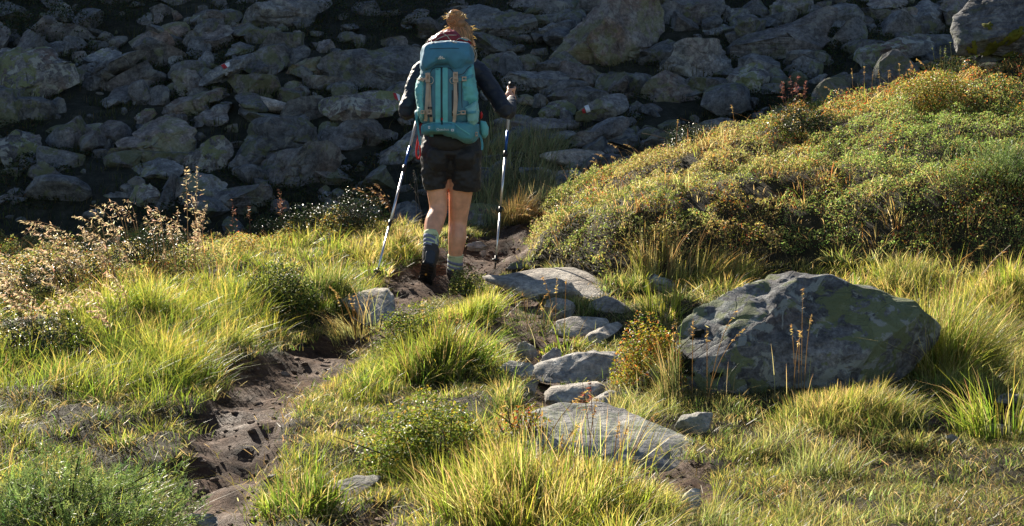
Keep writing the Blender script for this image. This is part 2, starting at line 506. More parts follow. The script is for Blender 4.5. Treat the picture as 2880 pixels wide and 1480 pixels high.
# ------------------------------------------------------------------ rocks
_ICO = {}
def ico(sub):
    if sub not in _ICO:
        bm = bmesh.new()
        bmesh.ops.create_icosphere(bm, subdivisions=sub, radius=1.0)
        v = np.array([list(q.co) for q in bm.verts]); v /= np.linalg.norm(v, axis=1)[:, None]
        f = np.array([[q.index for q in t.verts] for t in bm.faces])
        bm.free()
        _ICO[sub] = (v, f)
    return _ICO[sub]

def radial(poly, theta):
    """distance from the origin to a star-shaped outline along each angle"""
    r = np.full(theta.shape, 1e9)
    c, s = np.cos(theta), np.sin(theta)
    n = len(poly)
    for k in range(n):
        ax, ay = poly[k]; bx, by = poly[(k + 1) % n]
        ex, ey = bx - ax, by - ay
        den = c * ey - s * ex
        with np.errstate(divide='ignore', invalid='ignore'):
            t = (ax * ey - ay * ex) / den
            u = (ax * s - ay * c) / den
        ok = (np.abs(den) > 1e-12) & (t > 0) & (u >= -1e-6) & (u <= 1 + 1e-6)
        r = np.where(ok & (t < r), t, r)
    r[r > 1e8] = np.median(r[r < 1e8])
    return r

def puff(poly, D, half, p=2.4, sub=5, smooth=3, center=None):
    """solid with the given outline (pixels, as seen at distance D): verts in world space"""
    poly = np.array(poly, float)
    x, y = poly[:, 0], poly[:, 1]
    if center is None:
        a = x * np.roll(y, -1) - np.roll(x, -1) * y
        A = a.sum() / 2
        cx = ((x + np.roll(x, -1)) * a).sum() / (6 * A); cy = ((y + np.roll(y, -1)) * a).sum() / (6 * A)
    else:
        cx, cy = center
    m = np.stack([(x - cx) / F * D, (cy - y) / F * D], 1)
    th = np.linspace(-np.pi, np.pi, 257)[:-1]
    r = radial(m, th)
    for _ in range(smooth):
        r = (np.roll(r, 1) + r * 2 + np.roll(r, -1)) / 4
    v, f = ico(sub)
    s = np.hypot(v[:, 0], v[:, 2])
    ang = np.arctan2(v[:, 2], v[:, 0])
    rr = np.interp(ang, np.append(th, np.pi), np.append(r, r[0]))
    s2 = s ** (2.0 / p); y2 = np.sign(v[:, 1]) * np.abs(v[:, 1]) ** (2.0 / p)
    out = np.stack([rr * s2 * np.cos(ang), half * y2, rr * s2 * np.sin(ang)], 1)
    return out, f, P(cx, cy, D), r

def boulder(poly, label, mat=None, k=0.85, seed=None, name='boulder', cat='boulder', group=None, D=None, p=3.8, rough=1.0, cuts=10, sub=5, sink=0.10, lean=0.0, lo=3.6, fwd=0.0, sharp=False):
    poly = [tuple(map(float, q)) for q in poly]
    xs = [q[0] for q in poly]; ys = [q[1] for q in poly]
    x0, x1, y0, y1 = min(xs), max(xs), min(ys), max(ys)
    if sub == 5 and max(x1 - x0, y1 - y0) < 125:
        sub = 4
    if seed is None:
        seed = int(x0 * 13 + y0 * 7) % 9973
    rs = np.random.default_rng(seed)
    D0 = D if D is not None else ground_hit((x0 + x1) / 2, y1 - 0.12 * (y1 - y0), lo)
    w, h = (x1 - x0) / F * D0, (y1 - y0) / F * D0
    half = k * 0.5 * math.sqrt(w * h) * 1.15
    Dc = D0 + half * (0.2 if D0 > 12 else 0.25) if D is None else D
    if D0 > 12 and D is None and not lean:
        lean = float(rs.uniform(.12, .55))
    if lean and D is None and D0 <= 12:
        Dc = D0 + lean * h * 0.5 + 0.15 * half
    if lo < 5 and D is None:                                    # seat the stone so the ground does not swallow its face
        cy_ = (y0 + y1) / 2
        gx, gy = np.meshgrid(np.linspace(x0 + .12 * (x1 - x0), x1 - .12 * (x1 - x0), 4), np.linspace(y0 + .2 * (y1 - y0), y1 - .06 * (y1 - y0), 4))
        ok = inpoly(gx.ravel(), gy.ravel(), poly)
        dd = [ground_hit(a, b) - lean * (cy_ - b) / F * D0 for a, b in zip(gx.ravel()[ok], gy.ravel()[ok])]
        if dd:
            Dc = min(Dc, float(np.percentile(dd, 15)) + .25 * half)
    Dc -= fwd
    # sink the foot of the outline into the ground
    ym = y0 + 0.62 * (y1 - y0)
    poly = [(a, b + (sink * (y1 - y0) if b > ym else 0)) for a, b in poly]
    v, f, c, r = puff(poly, Dc, half, p, sub, 1)
    dims = np.array([np.abs(v[:, 0]).max(), half, np.abs(v[:, 2]).max()])
    n = v / dims
    for q in range(cuts):
        nn = rs.normal(size=3); nn /= np.linalg.norm(nn)
        nn[1] = -max(abs(nn[1]), 0.45) if q % 4 else max(abs(nn[1]), 0.45); nn /= np.linalg.norm(nn)
        d = rs.uniform(0.30, 0.62) if cuts > 5 else rs.uniform(0.62, 0.84)
        ex = np.clip(n @ nn - d, 0, None)
        n = n - ex[:, None] * nn[None, :]
    v = n * dims
    # bring the broken faces back out to the outline
    an = np.arctan2(v[:, 2], v[:, 0]); rad = np.hypot(v[:, 0], v[:, 2])
    tab = np.linspace(-np.pi, np.pi, 257)
    ratio = rad / np.interp(an, tab, np.append(r, r[0]))
    bins = ((an + np.pi) / (2 * np.pi) * 48).astype(int) % 48
    mx = np.array([ratio[bins == q].max() if np.any(bins == q) else 1.0 for q in range(48)])
    mx = (np.roll(mx, 1) + 2 * mx + np.roll(mx, -1)) / 4
    bc = (np.arange(-1, 49) + .5) / 48 * 2 * np.pi - np.pi
    sc_ = 1.03 / np.interp(an, bc, np.concatenate([[mx[-1]], mx, [mx[0]]]))
    v[:, 0] *= sc_; v[:, 2] *= sc_
    size = float(np.sqrt(w * h))
    off = rs.uniform(-50, 50, 3)
    dirs = v / (np.linalg.norm(v, axis=1)[:, None] + 1e-9)
    d1 = fbm(v + off, size * 0.55, 2, seed) * size * (0.016 if cuts > 5 else .03)
    d2 = fbm(v + off, size * 0.14, 3, seed + 3) * size * (0.012 if cuts > 5 else .018)
    rid = (1 - np.abs(fbm(v * np.array([1, 1, 1.7]) + off, size * 0.4, 3, seed + 9))) ** 9 * -size * 0.06
    if lo < 5:
        rid = rid * .35 + fbm(v + off, .05, 3, seed + 13) * .006
    v = v + dirs * ((d1 + d2 + rid) * rough)[:, None]
    if lean:
        v[:, 1] += v[:, 2] * lean
    v = v + c
    base = np.array([c[0], c[1], v[:, 2].min()])
    me = mesh_np(name, v, f)
    if cuts > 5 or sharp:
        me.set_sharp_from_angle(angle=math.radians(27))
    o = link(name, me, mat or M_SCREE, loc=base)
    tag(o, label, cat, group)
    return o

def bvh_of(*objs):
    vs, fs, o_ = [], [], 0
    for ob in objs:
        me = ob.data
        org = np.array(ob['_org'])
        co = np.empty(len(me.vertices) * 3, np.float32); me.vertices.foreach_get("co", co)
        vs.append(co.reshape(-1, 3) + org)
        for q in me.polygons:
            fs.append([i + o_ for i in q.vertices])
        o_ += len(me.vertices)
    return BVHTree.FromPolygons([Vector(q) for q in np.vstack(vs)], fs)

def shoot(bvh, px, py):
    d = Vector(P(px, py, 1.0) - np.array([0, 0, CZ])).normalized()
    loc, nrm, i, dist = bvh.ray_cast(Vector((0, 0, CZ)), d)
    return (None, None) if loc is None else (np.array(loc), np.array(nrm))

def patch(name, bvh, quad, mat, parent, off=0.004, n=9, ragged=0.0, seed=1, bulge=0.0):
    """sheet laid on a surface inside four pixel corners"""
    q = np.array(quad, float)
    rs = np.random.default_rng(seed)
    vid = -np.ones((n, n), int); vs = []
    ang0 = rs.uniform(0, 6.28)
    for i in range(n):
        for j in range(n):
            u, w = i / (n - 1), j / (n - 1)
            if ragged:
                du, dw = u - 0.5, w - 0.5
                rad = math.hypot(du, dw) * 2; a = math.atan2(dw, du)
                lim = 0.72 + ragged * (math.sin(3 * a + ang0) * 0.5 + math.sin(5 * a + 2 * ang0) * 0.3 + math.sin(9 * a) * 0.2)
                if rad > lim:
                    continue
                lift = off + bulge * (1 - (rad / lim) ** 2) ** 0.5
            else:
                lift = off
            pt = (1 - u) * (1 - w) * q[0] + u * (1 - w) * q[1] + u * w * q[2] + (1 - u) * w * q[3]
            loc, nr = shoot(bvh, *pt)
            if loc is None:
                continue
            vid[i, j] = len(vs)
            vs.append(loc + nr * lift)
    fs = []
    for i in range(n - 1):
        for j in range(n - 1):
            c4 = [vid[i, j], vid[i + 1, j], vid[i + 1, j + 1], vid[i, j + 1]]
            if min(c4) >= 0:
                ds = [vs[k][1] for k in c4]
                if max(ds) - min(ds) < 0.35:
                    fs.append(c4)
    if not fs:
        return None
    return link(name, mesh_np(name, np.array(vs), np.array(fs)), mat, parent)

TILES = {'A': (0, 0, 4), 'B': (644, 0, 4), 'C': (1288, 0, 4), 'D': (1932, 0, 4), 'E': (0, 331, 4), 'F': (644, 331, 4), 'G': (1288, 331, 4),
         'H': (2236, 0, 4), 'J': (1288, 720, 4), 'K': (1288, 1000, 4), 'L': (1850, 740, 2.501), 'M': (480, 1149, 4), 'N': (1850, 1149, 2.368), 'O': (900, 720, 2.368), 'X': (0, 0, 1)}
def T(t, s):
    ox, oy, k = TILES[t]
    v = [float(q) for q in s.replace(',', ' ').split()]
    return [(ox + v[i] / k, oy + v[i + 1] / k) for i in range(0, len(v), 2)]

R2 = M_SCREE2
SCREE = [
 ('A', "0,520 250,545 450,525 560,570 650,660 780,720 870,820 850,920 600,960 520,1040 300,1170 0,1150 -250,900 -200,600", "huge lichen-blotched boulder cut by the photo's left edge", dict(mat=M_LICH, k=.9)),
 ('A', "850,920 1000,790 1250,700 1500,620 1680,600 1720,640 1640,740 1400,800 1250,900 1100,1050 930,1090 900,1000", "long slanting slab with a pale upper edge beside the huge edge boulder", dict(k=.8)),
 ('A', "880,870 920,720 1040,600 1150,535 1300,570 1410,630 1250,700 1000,800", "round-topped boulder wedged behind the long slanting slab", dict()),
 ('A', "1340,590 1430,480 1600,370 1850,280 2000,240 2080,300 2110,450 2050,580 1800,600 1600,580 1450,640", "big brown arched boulder with a bright sloping rim", dict(mat=R2, k=.8)),
 ('A', "2110,420 2180,310 2400,280 2576,280 2640,450 2560,520 2350,600 2180,590 2110,500", "rust-bottomed block with a yellow lichen face next to the brown arched boulder", dict(mat=R2)),
 ('A', "2090,210 2150,170 2280,165 2330,250 2250,300 2110,290", "small dark block behind the rust-bottomed block", dict(sub=4)),
 ('A', "2270,180 2400,120 2576,100 2720,150 2660,280 2400,300 2280,280", "pale grey block with a yellow lichen spot above the rust-bottomed block", dict()),
 ('A', "1540,220 1650,130 1720,150 1730,250 1640,290 1540,260", "small pointed stone standing behind the brown arched boulder", dict(sub=4)),
 ('A', "1740,150 1820,160 1840,260 1740,260", "dark stub of rock touching the small pointed stone", dict(sub=4, mat=R2)),
 ('A', "1930,130 1990,120 2050,190 2060,250 1960,230", "small tooth-shaped stone just above the arched boulder's peak", dict(sub=4, mat=R2)),
 ('A', "625,100 720,40 790,80 830,190 820,260 700,230 630,180", "lone grey peak-shaped stone in the dark growth high on the slope", dict()),
 ('A', "530,140 560,120 610,160 600,205 540,190", "little stone beside the lone peak-shaped stone", dict(sub=4)),
 ('A', "100,80 180,75 195,110 150,130 100,120", "tiny flat-topped stone in the photo's top corner of dark growth", dict(sub=4)),
 ('A', "280,320 330,300 360,320 320,345", "tiny pale stone lying alone in dark growth above the huge edge boulder", dict(sub=4)),
 ('A', "140,480 210,420 280,440 300,510 220,545 150,520", "rounded stone perched on top of the huge edge boulder", dict(sub=4)),
 ('A', "545,560 680,515 760,580 720,650 620,660 570,610", "mossy stone tucked behind the huge edge boulder's sloping shoulder", dict(sub=4)),
 ('A', "790,640 850,590 940,580 975,640 900,720 810,720", "smooth dark round stone between the huge boulder and the round-topped one", dict(sub=4, mat=R2, cuts=3)),
 ('A', "810,730 850,715 890,740 860,790 815,770", "fist-like pebble under the smooth dark round stone", dict(sub=4)),
 ('A', "1000,440 1100,460 1230,480 1200,560 1020,570", "low dark block lying above the round-topped boulder", dict(sub=4)),
 ('A', "1190,520 1270,430 1400,400 1420,450 1340,540 1230,560", "smooth grey tilted stone at the arched boulder's low end", dict(sub=4, cuts=4)),
 ('A', "1890,625 2030,625 2065,700 2060,800 1900,800", "upright square post of rock with yellow spots", dict(sub=4)),
 ('A', "1925,810 2060,770 2200,820 2350,1000 2250,1060 2100,1080 1980,980 1930,890", "brown slab leaning under the upright square post of rock", dict(mat=R2)),
 ('A', "2160,770 2220,660 2290,580 2370,590 2405,680 2370,800 2280,880 2200,830", "egg-shaped boulder with a white crown left of a painted slab", dict()),
 ('X', "570,217 600,200 635,176 672,155 712,150 722,163 692,185 640,207 600,232 575,237", "slanting slab bearing the highest red and white trail mark", dict(fwd=.35, k=.8)),
 ('B', "0,545 120,520 290,510 305,570 200,610 80,630 -30,640", "flat-topped block lying right behind the highest trail-marked slab", dict()),
 ('A', "1840,1240 1900,1160 2000,1110 2200,1060 2400,990 2500,960 2560,1000 2500,1080 2380,1170 2250,1280 2100,1324 1870,1324", "long seal-shaped slab rising to a rounded nose", dict(mat=R2, k=.8)),
 ('X', "520,340 562,325 600,297 643,292 640,340 620,348 575,356 535,362", "lichened slab underneath the seal-shaped slab", dict()),
 ('X', "380,328 405,305 425,305 440,325 420,345 388,360", "yellow-green lichened stone at the tail of the seal-shaped slab", dict(sub=4, mat=M_LICH)),
 ('B', "150,250 200,150 330,70 560,0 620,-60 1100,-60 1170,20 1050,110 900,160 820,250 700,290 560,300 420,300 400,350 250,330", "broad grey boulder cut by the top edge, left of the dark thicket", dict(k=.8)),
 ('B', "50,30 130,-10 300,-20 290,40 120,50", "sliver of pale stone at the very top beside the broad grey boulder", dict(sub=4)),
 ('B', "430,560 450,490 500,465 560,510 540,590 460,600", "small upright stone in the dark gap right of the trail-marked slab", dict(sub=4)),
 ('B', "200,900 290,690 340,645 420,700 430,770 370,880 280,910", "upright leaf-shaped stone below the highest trail-marked slab", dict()),
 ('B', "640,700 660,560 820,515 920,560 880,640 760,720 650,770", "rough block standing behind the pale-edged wedge near the great boulder", dict()),
 ('B', "605,800 700,760 850,650 1000,630 1070,650 1020,760 1000,900 880,900 780,870 650,830", "wedge-shaped boulder pointing away from the great boulder behind the hiker's arm", dict(mat=R2)),
 ('B', "975,560 1010,470 1120,440 1160,480 1190,550 1080,610 990,620", "cube-like stone on top, between the rough block and the thicket", dict(sub=4, mat=R2)),
 ('B', "1010,830 1040,720 1130,640 1280,590 1430,540 1600,570 1750,530 1950,490 2100,540 2200,620 2200,900 1980,1060 1700,1060 1450,1010 1250,1030 1130,1070 1040,1000", "great grey boulder directly left of the hiker's backpack", dict(k=.8)),
 ('B', "1650,490 1750,430 1950,395 2000,440 1990,520 1700,560", "low hump of rock peeping over the great grey boulder", dict(sub=4, mat=R2)),
 ('B', "590,1010 640,940 740,900 820,950 810,1000 740,1090 650,1100", "lone light stone on dark turf above the smooth pale slab", dict(sub=4)),
 ('B', "140,1180 190,1080 250,1060 400,1100 600,1150 760,1200 700,1250 500,1250 250,1210", "smooth pale whale-backed slab lying in dark turf", dict(mat=M_PALE, cuts=2, rough=.5, p=2.2)),
 ('B', "1010,1110 1150,1080 1400,1080 1550,1040 1750,1020 1900,1050 1980,1110 1930,1190 1800,1280 1600,1300 1400,1324 1200,1300 1050,1220", "green-lichened boulder with a trail mark beside the hiker's left elbow", dict(fwd=.35, mat=M_LICH)),
 ('X', "930,310 1010,300 1045,325 1000,350 940,348", "low stone tucked under the green-lichened marked boulder", dict(sub=4)),
 ('B', "720,350 790,340 840,400 820,460 750,460", "reddish little stone above the rough block", dict(sub=4, mat=R2)),
 ('B', "930,1030 1010,1060 1020,1100 950,1090", "tiny stone between the lone light stone and the great boulder", dict(sub=4)),
 ('B', "30,1070 60,970 150,980 140,1050", "shadowed pebble standing above the smooth pale slab's high end", dict(sub=4)),
 ('B', "1940,270 2060,290 2050,340 1950,340", "half-hidden stone in the dark thicket left of the hiker's head", dict(sub=4)),
 ('B', "750,1210 830,1205 840,1230 760,1240", "pebble at the tail end of the smooth pale slab", dict(sub=4)),
 ('B', "640,1310 700,1270 800,1280 790,1330 660,1340", "small stone below the tail end of the smooth pale slab", dict(sub=4)),
 ('C', "0,100 180,50 380,55 560,130 700,130 810,170 835,260 820,480 560,460 300,490 250,560 170,540 -100,400 -200,200", "large square block immediately right of the hiker's head", dict(k=.75)),
 ('C', "560,100 600,0 620,-60 1450,-60 1460,60 1370,190 1030,210 900,190 780,160 600,130", "wide block cut by the top edge above the gap right of the square block", dict()),
 ('C', "850,430 930,330 1100,260 1380,200 1400,230 1200,380 1050,470 900,500", "thin leaning flake in the shadow left of the giant slab", dict(sub=4)),
 ('C', "1020,620 1100,550 1180,460 1330,320 1430,190 1500,110 1620,60 1700,-40 2250,-40 2300,100 2310,280 2200,440 2000,600 1850,640 1680,810 1500,760 1270,690 1080,680", "giant tilted slab with a lit lower lip, biggest rock of the scree", dict(k=.7, mat=R2)),
 ('C', "1120,680 1300,700 1500,770 1640,850 1600,1000 1450,1010 1300,920 1180,820", "dark triangular rock holding up the giant tilted slab", dict(mat=R2)),
 ('C', "230,600 330,555 450,590 380,640 280,660", "small hump of rock above the hiker's right shoulder", dict(sub=4)),
 ('C', "270,690 400,620 600,590 680,640 640,760 560,840 430,860 330,790", "steep-faced block just right of the hiker's right shoulder", dict()),
 ('C', "640,720 700,640 800,610 920,640 980,700 920,790 720,800 640,790", "rounded reddish stone next to the steep-faced block", dict(mat=R2)),
 ('C', "500,900 640,800 830,810 1050,790 1180,800 1220,880 1150,960 930,1030 760,1060 660,1030 560,960", "wide low boulder directly behind the trekking pole's grip", dict()),
 ('C', "900,1070 980,960 1040,915 1200,990 1270,1070 1190,1100 1100,1130 980,1100", "pyramid-shaped light stone in front of the wide low boulder", dict(sub=4)),
 ('C', "690,1070 780,1065 900,1130 830,1180 680,1170", "smooth reddish stone beside the hiker's gripping hand", dict(sub=4, mat=R2, cuts=3)),
 ('C', "915,1300 940,1230 1050,1150 1200,1120 1300,1180 1330,1230 1200,1340 1000,1360 920,1350", "lichened round boulder left of the lowest trail mark", dict(mat=M_LICH)),
 ('C', "1340,1240 1480,1170 1640,1080 1780,1030 1890,1060 1920,1140 1880,1220 1700,1290 1500,1330 1350,1320", "sloping boulder bearing the faded trail mark right of the hiker", dict(fwd=.35)),
 ('C', "1940,1200 2000,1140 2130,1200 2050,1280 1900,1300", "mossy stone right of the faded-mark boulder", dict(sub=4)),
 ('C', "2050,1040 2150,920 2320,810 2576,880 2740,960 2700,1080 2500,1100 2400,1160 2270,1150 2120,1110", "broad pinkish boulder with a dark hollow under its right side", dict(mat=R2)),
 ('C', "2180,830 2420,640 2440,530 2576,460 2900,480 3080,700 2900,900 2600,880 2400,800", "mossy massive block above the broad pinkish boulder", dict()),
 ('X', "1865,15 1932,-10 2030,-10 2035,25 2010,60 1935,65 1870,80", "top-edge block just right of the giant tilted slab", dict()),
 ('C', "1930,930 1990,920 2010,1000 1960,1010", "little reddish stone standing above the faded-mark boulder", dict(sub=4, mat=R2)),
 ('D', "350,230 430,100 600,90 700,110 720,170 850,200 700,250 560,290 370,290", "bright-topped layered block right of the top-edge block", dict()),
 ('D', "170,370 230,300 450,280 560,320 400,420 200,410", "low ledge under the bright-topped layered block", dict(sub=4)),
 ('D', "120,200 250,180 340,220 330,280 130,270", "small yellowish stone wedged left of the bright-topped block", dict(sub=4)),
 ('D', "930,190 950,70 1060,-30 1400,-30 1440,40 1250,140 1100,220", "striped block at the top edge above the long layered outcrop", dict()),
 ('D', "520,460 650,390 900,330 1100,260 1300,180 1500,60 1680,20 1790,60 1700,180 1660,330 1500,440 1350,600 1100,620 850,680 600,680 520,560", "long layered outcrop rising diagonally behind the red seed stalks", dict(k=.6, mat=M_DARKROCK)),
 ('D', "1780,240 1850,170 1990,165 2090,210 2080,300 1900,320 1790,290", "pale layered stone right of the long layered outcrop", dict(mat=M_DARKROCK)),
 ('D', "2080,320 2350,320 2380,345 2250,380 2120,380", "thin pale ledge stone below the brown block", dict(sub=4)),
 ('D', "370,1060 440,900 560,770 660,730 760,700 850,740 900,830 880,980 830,1060 600,1080 450,1060", "rough whitish boulder left of the red seed stalks", dict(mat=M_LICH)),
 ('D', "930,790 1000,750 1100,820 1170,900 1120,1000 980,1000 900,900", "greenish stone between the whitish boulder and the red stalks", dict()),
 ('D', "1220,680 1300,650 1480,690 1540,740 1500,820 1350,880 1200,880 1190,770", "plain grey boulder behind and right of the red seed stalks", dict()),
 ('D', "1290,950 1480,850 1590,820 1560,900 1420,970", "wedge of grey stone below the plain grey boulder", dict(sub=4)),
 ('D', "320,1070 400,1060 500,1120 480,1170 330,1160", "small stone at the foot of the rough whitish boulder, left one", dict(sub=4)),
 ('D', "520,1110 620,1055 710,1090 700,1180 540,1170", "small bluish stone at the foot of the whitish boulder, right one", dict(sub=4)),
 ('H', "700,590 780,520 1000,480 1200,410 1500,380 1560,420 1560,560 1300,640 1000,740 780,800 720,760 700,650", "long lichened ledge rising behind the thin grass on the shrub bank", dict(k=.7, mat=M_LICH)),
 ('H', "820,60 880,-20 1250,-20 1300,60 1130,120 1000,160 900,130", "grey block at the top edge above the brown block", dict()),
 ('H', "870,270 900,170 1150,120 1340,90 1350,200 1250,310 1050,320 880,320", "shadowed brown block left of the cone-shaped rock", dict(mat=R2)),
 ('H', "1200,250 1330,150 1380,60 1500,-20 1620,60 1720,280 1640,330 1480,310 1300,310", "cone-shaped rock with lichen near the sunlit corner rock", dict()),
 ('H', "1640,90 1720,10 1850,-20 1990,20 1970,90 1850,170 1830,280 1750,300 1700,250", "dark rock squeezed between the cone-shaped rock and the corner rock", dict(mat=R2)),
 ('E', "1150,480 1210,370 1320,340 1330,290 1480,220 1600,90 1760,0 1900,20 2050,60 2140,150 2130,330 2080,420 2060,500 1950,520 1700,450 1480,530 1300,530", "overhanging brown boulder with a dark hollow beneath", dict(mat=R2, k=.8)),
 ('E', "1370,700 1410,630 1510,540 1740,455 1900,490 2100,590 2000,660 1880,700 1620,730 1390,740", "tent-shaped lichened boulder under the overhanging brown boulder", dict()),
 ('E', "2080,500 2110,400 2230,350 2330,260 2440,205 2560,290 2580,420 2480,560 2430,640 2250,640 2150,620", "knobbly boulder right of the overhanging brown boulder", dict(mat=M_LICH)),
 ('E', "1800,880 1850,770 2000,690 2200,640 2350,650 2480,740 2560,800 2500,860 2350,930 2200,1000 1950,1000 1820,930", "domed boulder right behind the tallest seed grass", dict()),
 ('E', "1460,900 1530,770 1620,740 1740,800 1800,870 1760,950 1650,1030 1520,1000", "mossy rounded stone between the domed and the pale pointed boulder", dict(mat=M_LICH)),
 ('E', "1350,790 1400,740 1520,740 1530,790 1460,890 1380,860", "small lichened stone under the tent-shaped boulder", dict(sub=4)),
 ('E', "780,980 830,850 880,770 980,810 1080,830 1250,840 1430,880 1490,980 1490,1080 1400,1200 1200,1260 850,1230 780,1150", "pale pointed boulder behind the feathery seed grass", dict(k=.75)),
 ('E', "670,270 730,170 850,110 1050,70 1160,55 1210,100 1150,160 950,220 880,290 720,330", "long grey boulder alone in dark growth with moss on its back", dict()),
 ('E', "470,540 490,470 600,420 760,395 800,440 790,560 650,600 480,600", "half-buried grey stone below the long mossy-backed boulder", dict()),
 ('E', "0,240 60,220 100,150 180,135 240,180 350,180 410,250 390,330 370,450 250,550 0,560 -150,400", "lumpy lichened boulder at the photo's edge halfway down the scree", dict(mat=M_LICH)),
 ('E', "0,890 100,850 280,800 250,900 150,920 0,1000 -100,950", "dark flat ledge at the photo's edge below the lumpy boulder", dict(sub=4, mat=M_DARKROCK)),
 ('E', "130,1100 230,990 310,940 370,1000 380,1080 200,1130", "greenish small stone above the grass left of the pale pointed boulder", dict(sub=4)),
 ('E', "110,1320 200,1250 330,1170 470,1110 500,1180 430,1320 200,1360", "dark wedge of rock peeping over the grass near the photo's edge", dict(mat=M_DARKROCK)),
 ('E', "540,1230 620,1205 740,1230 760,1290 600,1310", "small dark stone behind the grass heads left of the pale pointed boulder", dict(sub=4, mat=M_DARKROCK)),
 ('E', "1550,1090 1700,980 1900,940 1960,1000 1950,1090 1850,1160 1600,1180", "shadowed stone below the domed boulder", dict()),
 ('F', "90,410 190,210 250,80 350,10 520,40 620,0 800,10 870,90 950,140 990,200 960,260 820,330 650,380 480,420 300,480 200,600 170,560 100,450", "high cracked boulder behind the large sloping one left of the pole", dict(k=.8)),
 ('F', "290,620 310,520 400,430 550,400 750,370 900,310 1050,245 1150,320 1240,440 1210,560 1100,620 850,740 650,800 420,770 310,740", "large sloping boulder midway between the seed grass and the left pole", dict(k=.8)),
 ('F', "0,520 80,440 150,420 210,500 200,560 170,620 100,640 20,590", "light knob of rock beside the large sloping boulder's foot", dict(sub=4)),
 ('F', "-300,940 -150,840 50,790 400,760 430,850 450,1030 300,1020 150,1060 -100,1060 -280,1010", "broad flat-topped block with a black hollow under its right end", dict(mat=M_DARKROCK)),
 ('F', "100,1150 250,1090 450,1140 560,1150 480,1190 250,1200", "low green stone under the broad flat-topped block", dict(sub=4)),
 ('F', "1010,210 1030,110 1120,70 1200,65 1310,120 1350,200 1260,260 1100,250", "rounded boulder at the right end of the high cracked boulder", dict()),
 ('F', "1300,270 1400,110 1500,30 1600,0 1680,80 1560,130 1440,180 1380,280 1340,310", "leaning slab resting against the flat block near the left pole", dict()),
 ('F', "1435,220 1520,150 1680,140 1880,145 1870,230 1760,340 1550,310 1450,270", "flat oblong block above the long slab behind the left pole", dict()),
 ('F', "1540,570 1700,420 1900,260 2080,120 2150,130 2200,250 2100,400 1900,500 1700,560", "long diagonal slab crossed by the left trekking pole", dict(k=.7)),
 ('F', "1900,30 1960,-20 2080,20 2050,110 1950,80", "pale stone just under the hiker's left elbow", dict(sub=4)),
 ('F', "1360,830 1430,750 1540,710 1580,790 1450,860 1380,880", "small greenish stone in dark turf left of the pole's upper lock", dict(sub=4)),
 ('F', "980,890 1100,830 1220,860 1230,930 1050,970", "dim stone above the dark leathery bushes, left of the greenish one", dict(sub=4)),
 ('F', "750,1000 800,980 880,990 870,1040 770,1050", "little stone showing at the left end of the dark leathery bushes", dict(sub=4)),
 ('F', "460,940 560,910 650,940 680,1060 560,1130 480,1050", "brownish upright stone at the end of the broad flat-topped block", dict(sub=4, mat=R2)),
 ('G', "340,200 430,100 560,80 760,20 900,0 1300,20 1500,100 1320,130 1000,190 700,230 450,230", "flat layered ledge behind the right pole's blue section", dict(mat=R2, k=1.0)),
 ('G', "690,240 850,210 1100,170 1300,130 1280,220 1100,300 1020,370 900,330 850,280", "shaded block under the flat layered ledge", dict(sub=4)),
 ('G', "1020,370 1080,310 1250,230 1500,110 1700,0 1950,10 1900,120 1700,250 1550,330 1300,370 1150,380", "smooth elongated boulder climbing right from the flat grey slab", dict()),
 ('G', "1560,310 1700,190 1880,100 2000,130 1950,260 1800,340", "dark stone half hidden by the bank's grass tips", dict(sub=4)),
 ('G', "940,430 1000,400 1300,360 1600,380 1650,450 1450,520 1200,520 1010,470", "flat grey slab just above the smooth low slab near the bank", dict(mat=M_PALE, cuts=3, rough=.5)),
 ('G', "800,630 850,580 960,560 1080,610 1300,590 1430,640 1380,700 1250,720 1000,720 840,680", "smooth low slab with a rounded end at the shrub bank's tip", dict(mat=M_PALE, cuts=3, rough=.5)),
 ('G', "560,300 700,250 830,260 900,350 800,390 650,370", "pale stone fading into tall grass right of the hiker's shorts", dict(sub=4)),
]
ROCKS = {}
for t, s, lab, kw in SCREE:
    q_ = np.array(T(t, s)); c_ = q_.mean(0)
    ROCKS[lab] = boulder([tuple(v_) for v_ in c_ + (q_ - c_) * 1.10], lab, group='boulders of the shaded scree', lo=13.5 if t in 'DH' else 12.95, **kw)

